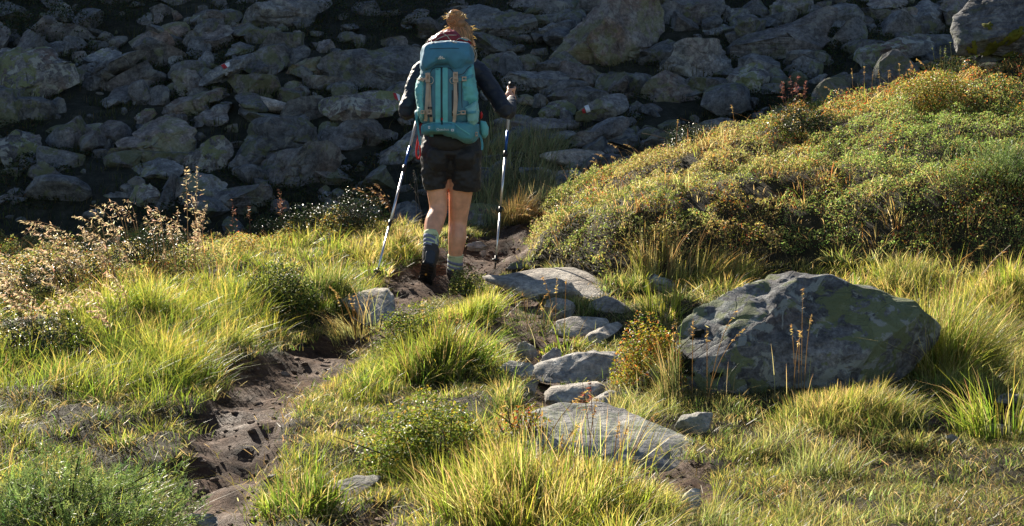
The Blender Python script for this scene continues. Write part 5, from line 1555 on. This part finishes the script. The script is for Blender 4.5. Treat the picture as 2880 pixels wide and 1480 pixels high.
BILB = [(.10, .15, .02), (.16, .20, .025), (.22, .22, .03), (.07, .11, .02), (.30, .20, .03), (.30, .10, .02), (.20, .20, .03)]
HEATHG = [(.20, .24, .07), (.28, .31, .09), (.34, .35, .13), (.14, .17, .05), (.40, .33, .13), (.36, .30, .18)]
REDS = [(.40, .07, .035), (.46, .18, .06), (.40, .28, .08)]
RHODO = [(.022, .045, .014), (.03, .06, .018), (.05, .08, .025), (.08, .07, .025)]
def heath_cover():
    """dwarf shrub leaves over the bank on the right and the brow on the left"""
    rs = np.random.default_rng(33)
    N = 500000
    y = np.sqrt(rs.uniform(7.3 ** 2, 12.5 ** 2, N)); x = rs.uniform(-1, 1, N) * (.37 * y + .2)
    z = height0(x, y)
    px, py = pix(x, y, z)
    pre = inpoly(px, py, [(1440,800),(1440,600),(1560,450),(2700,100),(3400,-60),(3400,740),(1600,800)]) | inpoly(px, py, ZONES[10][0])
    x, y = x[pre], y[pre]
    z = height(x, y)
    zn = zone_of(x, y, z)
    k = (zn == 'heath') & ~path_mask(x, y, z)
    x, y, z = x[k], y[k], z[k]
    n = len(x)
    px, py = pix(x, y, z)
    lump = fbm2(x, y, .16, 3, 81); lump2 = fbm2(x, y, .6, 2, 83)
    top = np.clip(.07 + .115 * lump + .05 * lump2, .0, .3)
    kk = top > .014
    x, y, z, px, py, lump, lump2, top = [q[kk] for q in (x, y, z, px, py, lump, lump2, top)]; n = len(x)
    hgt = top * (1 - rs.random(n) ** 2.5 * .6)
    pos = np.stack([x, y, z + hgt], 1)
    nrm = rs.normal(size=(n, 3)) * .7 + SUN * .55 + np.array([0, 0, .25]); nrm /= np.linalg.norm(nrm, axis=1)[:, None]
    size = rs.uniform(.009, .0185, n)
    col = pick(HEATHG, n, rs)
    pt = fbm2(x, y, .30, 3, 87); pt2 = fbm2(x, y, .5, 3, 88)
    br = (pt2 > .12) & (rs.random(n) < .6)
    col[br] = pick([(.26, .20, .09), (.34, .26, .12), (.20, .13, .06), (.30, .24, .07)], int(br.sum()), rs)
    dk = (pt2 < -.25) & (rs.random(n) < .6)
    col[dk] = pick([(.08, .11, .03), (.11, .15, .04), (.16, .20, .05)], int(dk.sum()), rs)
    gr = (px > 2250 + 120 * pt) & (py > 230 + (2880 - px) * .15) & (rs.random(n) < .65)
    col[gr] = pick([(.15, .23, .06), (.20, .28, .08), (.26, .32, .10), (.11, .16, .05)], int(gr.sum()), rs)
    redm = (pt > .25) & (rs.random(n) < .35)
    col[redm] = pick(REDS + BILB, int(redm.sum()), rs)
    crest = (py < 440 - (px - 1560) * .12) & (rs.random(n) < .35) & (px > 1500)
    col[crest] = pick(REDS + [(.30, .20, .05)], int(crest.sum()), rs)
    left = px < 1300
    leftr = left & (px > 650) & (rs.random(n) < .35)
    col[leftr] = pick([(.40, .20, .05), (.35, .26, .06), (.26, .24, .05)], int(leftr.sum()), rs)
    # bare twigs between the leaves
    k = rs.choice(n, 14000, replace=False)
    tw = blades(pos[k] - np.array([0, 0, 1.0]) * hgt[k][:, None], rs.normal(size=(len(k), 2)), top[k] * rs.uniform(.8, 1.5, len(k)) + .02, np.full(len(k), .0025), rs.uniform(.2, .9, len(k)), pick([(.20, .12, .07), (.30, .2, .12), (.12, .07, .04)], len(k), rs), rs)
    o = veg_obj('dwarf_shrub_cover', [leaves(pos, nrm, size, col, rs), tw], M_LEAF)
    tag(o, "low leafy dwarf shrubs in green and red covering the sunlit bank", 'ground cover', kind='stuff')
heath_cover()

def hill_growth():
    rs = np.random.default_rng(44)
    N = 5200
    y = rs.uniform(11.9, 18.2, N); x = rs.uniform(-1, 1, N) * (.37 * y)
    z = height(x, y)
    px, py = pix(x, y, z)
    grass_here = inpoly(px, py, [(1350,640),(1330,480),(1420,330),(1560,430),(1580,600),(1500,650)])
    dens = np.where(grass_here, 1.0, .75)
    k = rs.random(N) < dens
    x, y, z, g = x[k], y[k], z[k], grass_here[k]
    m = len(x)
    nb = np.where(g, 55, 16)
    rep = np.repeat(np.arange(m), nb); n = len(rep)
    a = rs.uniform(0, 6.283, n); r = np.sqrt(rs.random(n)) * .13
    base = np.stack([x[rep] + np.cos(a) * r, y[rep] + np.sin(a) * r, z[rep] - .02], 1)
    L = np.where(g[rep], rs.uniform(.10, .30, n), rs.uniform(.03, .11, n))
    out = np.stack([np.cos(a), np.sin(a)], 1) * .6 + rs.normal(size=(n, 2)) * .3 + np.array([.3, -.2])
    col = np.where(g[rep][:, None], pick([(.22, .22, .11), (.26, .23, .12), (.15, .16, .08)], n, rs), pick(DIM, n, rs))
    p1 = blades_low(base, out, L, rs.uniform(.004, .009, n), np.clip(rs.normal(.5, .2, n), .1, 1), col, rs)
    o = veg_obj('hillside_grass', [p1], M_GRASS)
    tag(o, "dim grass growing in the shade between the boulders", 'grass', kind='stuff')
    # dark dwarf shrubs
    N = 150000
    y = rs.uniform(12.4, 18.2, N); x = rs.uniform(-1, 1, N) * (.37 * y)
    z = height(x, y)
    lump = fbm2(x, y, .5, 3, 91)
    px, py = pix(x, y, z)
    thick = inpoly(px, py, [(880,60),(960,20),(1300,-40),(1300,60),(1180,130),(1000,130)]) | inpoly(px, py, [(-60,140),(-60,-60),(520,-60),(420,80),(250,130)])
    k = (lump > .12) | thick
    x, y, z, lump, thick = x[k], y[k], z[k], lump[k], thick[k]
    n = len(x)
    h = np.clip(.02 + .10 * lump + .18 * thick, .02, .5) * (1 - rs.random(n) ** 2 * .6)
    nrm = rs.normal(size=(n, 3)) + np.array([0, -.3, .8]); nrm /= np.linalg.norm(nrm, axis=1)[:, None]
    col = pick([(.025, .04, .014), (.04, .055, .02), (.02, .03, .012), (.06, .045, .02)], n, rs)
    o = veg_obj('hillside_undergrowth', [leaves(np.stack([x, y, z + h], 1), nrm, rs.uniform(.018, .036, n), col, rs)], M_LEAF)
    tag(o, "dark low undergrowth in the shade between the boulders", 'undergrowth', kind='stuff')
hill_growth()

# ------------------------------------------------------------------ tussocks, each a thing of its own
def tussock(px, py, label, w, L, nb, pal, D=None, lean=(.25, -.1), depth=None, curv=.6, dome=.05, stalks=0, wide=.0042, seed=1, spread=.8):
    rs = np.random.default_rng(seed + int(px))
    D0 = D or ground_hit(px, py)
    c = P(px, py, D0); c[2] = ground_at(c[0], c[1])
    n = nb
    dp = depth or w * .8
    m = max(6, n // 26)
    ta = rs.uniform(0, 6.283, m); tr = np.sqrt(rs.random(m)) * rs.uniform(.8, 1.15, m)
    ti = rs.integers(0, m, n)
    tl = rs.normal(size=(m, 2)) * .30; tL = np.clip(rs.normal(1, .24, m), .4, 1.5); tc = pick(pal, m, rs, .2)
    a = ta[ti]; r = tr[ti]
    bx = c[0] + np.cos(a) * r * w * .5 + rs.normal(size=n) * .02; by = c[1] + np.sin(a) * r * dp * .5 + rs.normal(size=n) * .02
    bz = height(bx, by) + dome * np.clip(1 - r * r, 0, 1) * (1 + .5 * fbm2(bx, by, .12, 2, 5)) - .015
    out = np.stack([np.cos(a), np.sin(a)], 1) * (r * spread)[:, None] + np.array(lean) + tl[ti] + rs.normal(size=(n, 2)) * .25
    LL = (L[0] + (L[1] - L[0]) * rs.random(n) ** 1.4) * (1 - .35 * r ** 2) * tL[ti]
    s_ = shorten(bx, by, bz, LL); keepl = rs.random(n) < .02; LL = np.where(keepl, LL, s_)
    cvv = np.clip(rs.normal(curv, .25, n), .08, 1.3); fl = rs.random(n) < .12; cvv[fl] = rs.uniform(1.1, 1.7, int(fl.sum()))
    colr_ = np.where(rs.random((n, 1)) < .6, tc[ti] * (1 + .2 * rs.normal(size=(n, 1))), pick(pal, n, rs))
    dead = rs.random(n) < .18; colr_[dead] = pick([(.34, .25, .14), (.24, .16, .08), (.42, .34, .2)], int(dead.sum()), rs)
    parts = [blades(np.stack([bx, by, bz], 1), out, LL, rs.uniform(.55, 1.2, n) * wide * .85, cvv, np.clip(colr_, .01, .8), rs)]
    t = empty('grass_tussock', c)
    tag(t, label, 'grass tussock', 'grass tussocks beside the trail')
    veg_obj('blades', parts, M_GRASS, t)['kind'] = 'stuff'
    for k in range(stalks):
        q = np.array([c[0] + rs.normal() * w * .18, c[1] + rs.normal() * dp * .15]);
        stalk(t, np.array([q[0], q[1], ground_at(*q)]), rs.uniform(L[1] * .9, L[1] * 1.5), rs, droop=.25, nsp=14, thin=True, lean=lean)
    return t

def stalk(parent, base, hgt, rs, droop=.6, nsp=34, thin=False, lean=None, colr=None, name='stalk', dirx=None):
    """seed stalk: bent stem with small spikelets near the top"""
    d = rs.normal(size=2) * .35 + np.array(lean if lean is not None else (-.25, 0.0))
    if dirx is not None: d = np.array(dirx) + rs.normal(size=2) * .15
    pts = []
    for t in np.linspace(0, 1, 8):
        b = droop * t ** 3
        pts.append(base + np.array([d[0] * hgt * (.35 * t + b), d[1] * hgt * (.35 * t + b), hgt * (t - .42 * droop * t ** 3.5)]))
    pts = np.array(pts)
    V, Q, Tt = tube(pts, [.0017] * 6 + [.0013, .0008], 3, 1, 'flat')
    sc = np.array(colr or (.36, .24, .10))
    nq = len(Q)
    st = (V, np.concatenate([Q.ravel(), Tt.ravel()]), np.concatenate([np.full(nq, 4), np.full(len(Tt), 3)]), np.tile(sc, (len(V), 1)))
    tt = rs.uniform(.55 if not thin else .75, 1.0, nsp)
    i0 = np.clip((tt * 7).astype(int), 0, 6); fr = tt * 7 - i0
    p = pts[i0] * (1 - fr[:, None]) + pts[i0 + 1] * fr[:, None]
    side = rs.normal(size=(nsp, 3)) * np.array([1, 1, .5]); side /= np.linalg.norm(side, axis=1)[:, None]
    reach = (1.08 - tt) * hgt * (.22 if not thin else .05)
    p = p + side * reach[:, None] * rs.random((nsp, 1)) + np.array([d[0], d[1], -.2]) * reach[:, None] * .6
    u = side * .5 + np.array([d[0] * 1.2, d[1] * 1.2, .1 - droop * .5]) + rs.normal(size=(nsp, 3)) * .25; u /= np.linalg.norm(u, axis=1)[:, None]
    w = np.cross(u, rs.normal(size=(nsp, 3))); w /= np.linalg.norm(w, axis=1)[:, None]
    s = rs.uniform(.012, .024, nsp)[:, None] * (1.0 if thin else 1.2)
    sv = np.empty((nsp, 4, 3), np.float32)
    sv[:, 0] = p - u * s * .5; sv[:, 1] = p + w * s * .12; sv[:, 2] = p + u * s * .6; sv[:, 3] = p - w * s * .12
    spc = pick([tuple(np.minimum(sc * f, .8)) for f in (1.25, 1.6, 1.9)], nsp, rs)
    sp = (sv.reshape(-1, 3), np.arange(nsp * 4), np.full(nsp, 4), np.repeat(spc, 4, 0))
    return veg_obj(name, [st, sp], M_SEED, parent)

tussock(1560, 1440, "large yellow-green tussock filling the bottom in front of the pitted slab", .90, (.09, .28), 8000, YG * 4 + STRAW * 2 + GREEN[1:3], depth=.6, dome=.06, stalks=9, lean=(.12, -.1))
tussock(2390, 1205, "low domed tussock of fine grass in front of the lichen boulder", .66, (.05, .16), 8000, STRAW[:3] + GREEN + YG, depth=.45, dome=.10, wide=.003, stalks=0)
tussock(2240, 1120, "sparse upright straw stalks standing before the lichen boulder's middle", .22, (.12, .36), 160, STRAW, dome=.02, curv=.3, stalks=5, lean=(.0, 0), spread=.5)
tussock(2660, 1060, "tall windswept tussock fanning out right of the lichen boulder", .50, (.16, .48), 4200, STRAW[2:] + YG + GREEN[:2], depth=.5, dome=.08, lean=(.35, -.05), stalks=6, wide=.0038)
tussock(1575, 1000, "bright broad-bladed green tuft above the wave-shaped stone", .24, (.14, .30), 330, YG[:3], dome=.02, wide=.0085, lean=(0, -.1), curv=.5, stalks=3, spread=1.0)
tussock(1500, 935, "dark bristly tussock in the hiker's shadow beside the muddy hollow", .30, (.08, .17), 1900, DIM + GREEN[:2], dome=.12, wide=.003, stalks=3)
tussock(1330, 905, "lit green tuft right below the little bush at the boots", .34, (.12, .27), 1000, YG, dome=.05, wide=.005)
tussock(1235, 1045, "vivid green fountain of grass in the middle left of the stones", .46, (.10, .28), 2200, YG[:3] + GREEN[1:3], dome=.06, wide=.0055, lean=(.15, -.1), stalks=8)
tussock(1010, 960, "reddish wispy tuft hanging over the dark hollow of the path", .34, (.10, .24), 600, RUST[2:] + STRAW, dome=.03, curv=.8, lean=(-.3, -.2), stalks=6, wide=.003)
tussock(830, 1450, "small bright tuft at the path's right edge near the bottom", .30, (.10, .24), 620, YG[:3] + GREEN[:2], dome=.05, wide=.006, lean=(-.1, -.1), spread=1.0)
tussock(2055, 800, "rusty tussock crowning the small boulder above the lichen boulder", .36, (.06, .18), 2400, STRAW + YG + RUST[:1], dome=.08, wide=.003)
tussock(2560, 830, "pale rounded tussock behind the lichen boulder's right shoulder", .45, (.06, .18), 3200, STRAW + GREEN + YG, dome=.12, wide=.003)
tussock(1445, 605, "rusty shaded tussock behind the round lichened stone", .34, (.08, .2), 2000, [(.20, .11, .05), (.14, .10, .04), (.25, .17, .08)], D=11.6, dome=.12, wide=.0034)
tussock(2850, 850, "yellow tussock at the right edge above the windswept one", .5, (.08, .24), 2600, YG + STRAW[:2], dome=.08)
tussock(1870, 890, "upright flag-like green blades left of the lichen boulder's top", .24, (.16, .34), 170, YG[:2], dome=.02, wide=.009, lean=(-.1, 0), curv=.35, spread=.7)
tussock(1130, 715, "fine dry tuft beside the hiker's left boot", .22, (.06, .15), 900, STRAW[:3] + GREEN[1:2], dome=.08, wide=.003)
tussock(930, 870, "dark-rooted tuft left of the tan-topped step stone", .40, (.10, .22), 1500, GREEN + STRAW[2:3], dome=.10, wide=.004)
tussock(1960, 1130, "dim slender tuft under the lichen boulder's overhang", .42, (.16, .32), 900, GREEN + STRAW[:1] + DIM, dome=.04, wide=.003, curv=.4, stalks=6, lean=(.1, 0))
tussock(2790, 1240, "yellow-green blades poking in at the right edge by the angular stone", .30, (.14, .30), 700, YG, dome=.04, wide=.005, lean=(-.2, -.1))
tussock(1900, 800, "tall straw fringe on the grassy ledge under the shrub bank", .55, (.12, .32), 900, STRAW + YG[1:2], dome=.03, wide=.0032, curv=.35, stalks=6)

# ------------------------------------------------------------------ shrubs
def shrub(px, py, label, w, h, d, n, size, pal, mat, D=None, up=.5, seed=0, name='shrub', cat='shrub', group='shrubs of the foreground', ratio=.5, shell=.45, lumps=.3):
    rs = np.random.default_rng(100 + seed + int(px))
    D0 = D or ground_hit(px, py)
    c = P(px, py, D0); c[2] = ground_at(c[0], c[1])
    u = rs.normal(size=(n, 3)); u[:, 2] = np.abs(u[:, 2]); u /= np.linalg.norm(u, axis=1)[:, None]
    r = (1 - rs.random(n) ** 1.5 * shell)
    lump = 1 + lumps * fbm(u * 1.0 + seed, .55, 3, seed)
    pos = c + u * (r * lump)[:, None] * np.array([w / 2, d / 2, h])
    nrm = u * .6 + rs.normal(size=(n, 3)) * .6 + np.array([0, 0, up]); nrm /= np.linalg.norm(nrm, axis=1)[:, None]
    t = empty(name, c)
    tag(t, label, cat, group)
    veg_obj('foliage', [leaves(pos, nrm, rs.uniform(size[0], size[1], n), pick(pal, n, rs), rs, ratio)], mat, t)['kind'] = 'stuff'
    tw = []
    for k in range(16):
        e = c + (rs.normal(size=3) * np.array([.28, .28, .1]) + np.array([0, 0, .75])) * np.array([w, d, h]) * .9
        m_ = (c + e) / 2 + rs.normal(size=3) * .02
        tw.append(tube([c - np.array([0, 0, .02]), m_, e], [.004, .003, .0015], 4, 2, 'flat'))
    tubes('stems', tw, M_TWIG, t)['kind'] = 'stuff'
    return t
shrub(1310, 830, "little round green bush in front of the hiker's right boot", .26, .17, .22, 2600, (.010, .018), BILB[:4] + HEATHG, M_LEAF, seed=1)
shrub(1835, 1085, "orange-tipped bilberry bush leaning on the lichen boulder", .36, .28, .30, 6000, (.010, .019), BILB + REDS[1:] + [(.28, .24, .03)], M_LEAF, seed=2)
shrub(1230, 1340, "bilberry clump with orange leaves between the path and the pitted slab", .55, .26, .42, 8500, (.010, .020), BILB[:4] * 2 + HEATHG[:2] + BILB[4:5], M_LEAF, seed=3)
shrub(1470, 1245, "small red-leaved sprig at the upper end of the pitted slab", .22, .16, .16, 900, (.010, .018), BILB + REDS, M_LEAF, seed=4)
shrub(1160, 990, "dark bilberry patch above the vivid fountain of grass", .36, .24, .28, 3600, (.010, .018), BILB[:4] + RHODO[2:], M_LEAF, seed=5)
shrub(790, 880, "dark green round bush on the left bank", .42, .26, .30, 5200, (.012, .022), GREEN + RHODO[1:], M_LEAF, seed=6)
for k, (px, py, w, h, lab) in enumerate([(760, 690, .50, .20, "dark leathery bush at the left end of the row before the scree"), (880, 672, .62, .26, "dark leathery bush in the middle of the row before the scree"), (1000, 655, .55, .30, "tallest dark leathery bush of the row, nearest the left pole")]):
    shrub(px, py, lab, w, h, .35, 3200, (.016, .028), RHODO, M_GLOSS, seed=10 + k, up=.9, ratio=.36, shell=.6, group='leathery bushes on the brow')
for k, (px, py, w, h, lab) in enumerate([(60, 860, .60, .26, "glossy dark bush under the seed heads at the photo's left edge"), (200, 820, .70, .30, "glossy dark bush below the densest seed heads"), (420, 760, .62, .26, "glossy dark bush below the tallest seed stalk"), (110, 1020, .60, .24, "glossy dark bush lower down at the left edge behind the tall grass")]):
    shrub(px, py, lab, w, h, .4, 3400, (.016, .028), RHODO + [(.07, .10, .03)], M_GLOSS, seed=20 + k, up=.9, ratio=.36, shell=.6, group='leathery bushes on the brow')
shrub(2260, 372, "glossy bush with glinting leaves in the middle of the bank's crest", .52, .27, .4, 3200, (.016, .028), RHODO + [(.07, .10, .03)], M_GLOSS, D=11.6, seed=30, up=.9, ratio=.38, shell=.6)
shrub(1600, 560, "small silvery-glinting bush at the bank's lower tip", .30, .20, .25, 900, (.016, .028), RHODO[1:] + [(.07, .10, .03)], M_GLOSS, D=10.9, seed=31, up=.9, ratio=.38, shell=.7)
shrub(1960, 420, "dark sparkling bush on the crest above the red leaves", .6, .22, .35, 2400, (.016, .026), RHODO + [(.07, .10, .03)], M_GLOSS, D=11.9, seed=32, up=.9, ratio=.38, shell=.6)
shrub(2640, 300, "rounded red and green bush below the mossy corner rock", .75, .30, .5, 9500, (.012, .022), BILB + REDS[1:2] + HEATHG, M_LEAF, D=11.6, seed=33)
shrub(2800, 330, "dark-leaved bush tucked beneath the corner rock's overhang", .6, .34, .4, 4000, (.014, .026), HEATHG[:4] + RHODO + REDS[1:2], M_LEAF, D=11.3, seed=34)

def juniper(px, py, label, w, d, h, n, seed):
    rs = np.random.default_rng(seed)
    D0 = ground_hit(px, py)
    c = P(px, py, D0); c[2] = ground_at(c[0], c[1])
    t = empty('juniper_shrub', c)
    tag(t, label, 'shrub', 'shrubs of the foreground')
    u = rs.normal(size=(n, 3)); u[:, 2] = np.abs(u[:, 2]); u /= np.linalg.norm(u, axis=1)[:, None]
    tip = c + u * (1 - .5 * rs.random((n, 1)) ** 2) * (1 + .55 * fbm(u, .35, 3, seed))[:, None] * np.array([w / 2, d / 2, h])
    dr = u * .7 + np.array([.2, -.1, .7]) + rs.normal(size=(n, 3)) * .35; dr /= np.linalg.norm(dr, axis=1)[:, None]
    m = 16
    k = np.repeat(np.arange(n), m); s = np.tile(np.linspace(0, 1, m), n)
    base = tip[k] - dr[k] * (.06 * s)[:, None]
    nd_ = dr[k] * .8 + rs.normal(size=(n * m, 3)) * .55; nd_ /= np.linalg.norm(nd_, axis=1)[:, None]
    sd = np.cross(nd_, rs.normal(size=(n * m, 3))); sd /= np.linalg.norm(sd, axis=1)[:, None]
    L = rs.uniform(.010, .018, n * m)[:, None]
    V = np.empty((n * m, 4, 3), np.float32)
    V[:, 0] = base - sd * .0011; V[:, 1] = base + sd * .0011; V[:, 2] = base + nd_ * L + sd * .0007; V[:, 3] = base + nd_ * L - sd * .0007
    col = pick([(.09, .14, .05), (.13, .18, .06), (.19, .24, .09), (.06, .09, .035)], n, rs)[k]
    veg_obj('needles', [(V.reshape(-1, 3), np.arange(n * m * 4), np.full(n * m, 4), np.repeat(np.clip(col, .01, .6), 4, 0))], M_LEAF, t)['kind'] = 'stuff'
    tw = [tube([c - np.array([0, 0, .03]), (c + tip[i]) / 2 + np.array([0, 0, .02]), tip[i]], [.004, .003, .001], 3, 2, 'flat') for i in range(0, n, max(1, n // 60))]
    tubes('stems', tw, M_TWIG, t)['kind'] = 'stuff'
juniper(190, 1490, "feathery juniper mat in the bottom left corner", .66, .6, .2, 1900, 5)
juniper(2840, 520, "grey-green juniper spray on the bank near the right edge", .9, .6, .30, 1700, 6)

# ------------------------------------------------------------------ seed grass on the brows
def seed_clump(label, spots, hr, seed, droop=.65, nsp=36, colr=None, dirx=None, D=None, name='seed_stalks', group='seed grasses on the brow', thin=False):
    rs = np.random.default_rng(seed)
    b = []
    for px, py in spots:
        D0 = D or ground_hit(px, py)
        q = P(px, py, D0); q[2] = ground_at(q[0], q[1]); b.append(q)
    t = empty(name, np.mean(b, 0))
    tag(t, label, 'seed grass', group, 'thing')
    for q in b:
        stalk(t, q, rs.uniform(*hr), rs, droop, nsp, thin, dirx=dirx, colr=colr)
rs_ = np.random.default_rng(99)
def spots(x0, x1, y0, y1, n):
    return [(rs_.uniform(x0, x1), rs_.uniform(y0, y1)) for _ in range(n)]
GOLD = (.42, .31, .22)
seed_clump("low bent seed heads at the photo's left edge over dark leaves", spots(0, 130, 830, 940, 20), (.18, .46), 1, .75, 30, GOLD, (-.35, -.1))
seed_clump("dense bent seed heads left of the pale pointed boulder's foot", spots(140, 270, 780, 880, 24), (.22, .58), 2, .75, 32, GOLD, (-.40, -.05))
seed_clump("golden seed heads drooping in front of the pale pointed boulder", spots(270, 400, 740, 840, 24), (.24, .64), 3, .7, 32, GOLD, (-.30, -.05))
seed_clump("tallest seed grass, one stem reaching up the domed boulder", spots(440, 580, 740, 800, 20), (.24, .56), 4, .55, 32, GOLD, (-.12, 0))
seed_clump("single very tall jointed seed stem before the domed boulder", [(548, 770), (530, 775)], (.66, .70), 5, .10, 60, GOLD, (-.05, 0))
seed_clump("pale seed heads sunk among the tall grass of the left bank", spots(60, 420, 900, 1010, 22), (.22, .36), 6, .7, 34, GOLD, (-.3, -.1))
seed_clump("two thin reddish stalks between seed grass and dark bushes", [(655, 730), (705, 722)], (.36, .42), 7, .1, 26, (.13, .065, .05), (.12, 0))
seed_clump("upright reddish stalk rising from the dark leathery bushes", [(796, 690), (806, 692)], (.38, .44), 8, .08, 34, (.13, .065, .05), (-.03, 0))
seed_clump("dark wispy stems bending left beside the left pole", [(1108, 660), (1115, 662), (1124, 660), (1096, 668)], (.34, .46), 9, .45, 26, (.20, .12, .07), (-.5, 0))
seed_clump("pale thin stems against the hiker's left thigh", [(1180, 640), (1172, 650), (1190, 645)], (.42, .56), 10, .4, 20, GOLD, (-.15, 0), thin=True)
RED = (.12, .05, .045)
seed_clump("cluster of dark red seed stalks on the bank's crest", [(2208, 330), (2216, 332), (2230, 330), (2234, 332), (2252, 330), (2262, 332)], (.30, .48), 11, .15, 30, RED, (-.12, 0), D=11.9)
seed_clump("bent seed stalks right of the red cluster on the crest", [(2270, 330), (2390, 320), (2400, 322), (2360, 330)], (.22, .32), 12, .6, 18, (.30, .20, .10), (-.35, 0), D=12.0, thin=True)
seed_clump("row of thin upright stems along the upper crest", [(2400, 300), (2430, 290), (2450, 285), (2480, 275), (2510, 268), (2530, 262), (2560, 250), (2500, 270)], (.22, .36), 13, .1, 14, (.28, .19, .09), (-.05, 0), D=12.2, thin=True)
seed_clump("green upright rush-like stems beside the corner rock", [(2640, 215), (2645, 214), (2652, 212), (2660, 210), (2668, 208), (2680, 205)], (.24, .34), 14, .05, 8, (.14, .16, .06), (0, 0), D=12.45, thin=True)
seed_clump("two golden stalks leaning left on the upper crest", [(2620, 225), (2575, 250)], (.26, .30), 15, .4, 18, (.40, .24, .10), (-.4, 0), D=12.3, thin=True)
seed_clump("fringe of bent stems at the bank's middle crest", [(1690, 500), (1700, 498), (1720, 490), (1745, 480), (1760, 478), (1800, 465), (1660, 520)], (.16, .30), 16, .6, 14, (.30, .20, .10), (-.4, 0), D=11.4, thin=True)
seed_clump("arching stems over the path at the bank's lower tip", [(1545, 600), (1540, 640), (1535, 680), (1550, 570)], (.20, .30), 17, .85, 16, (.34, .22, .11), (-.6, -.1), D=10.5, thin=True)
seed_clump("two straight straw stalks on the bank left of the glossy bush", [(2070, 400), (1900, 420)], (.24, .30), 18, .1, 14, (.42, .28, .12), (-.08, 0), D=11.6, thin=True)
seed_clump("single dock stalk with red leaves before the pitted slab", [(1672, 1290), (1666, 1292)], (.26, .34), 19, .05, 20, (.16, .06, .04), (-.05, 0), name='dock_plant')
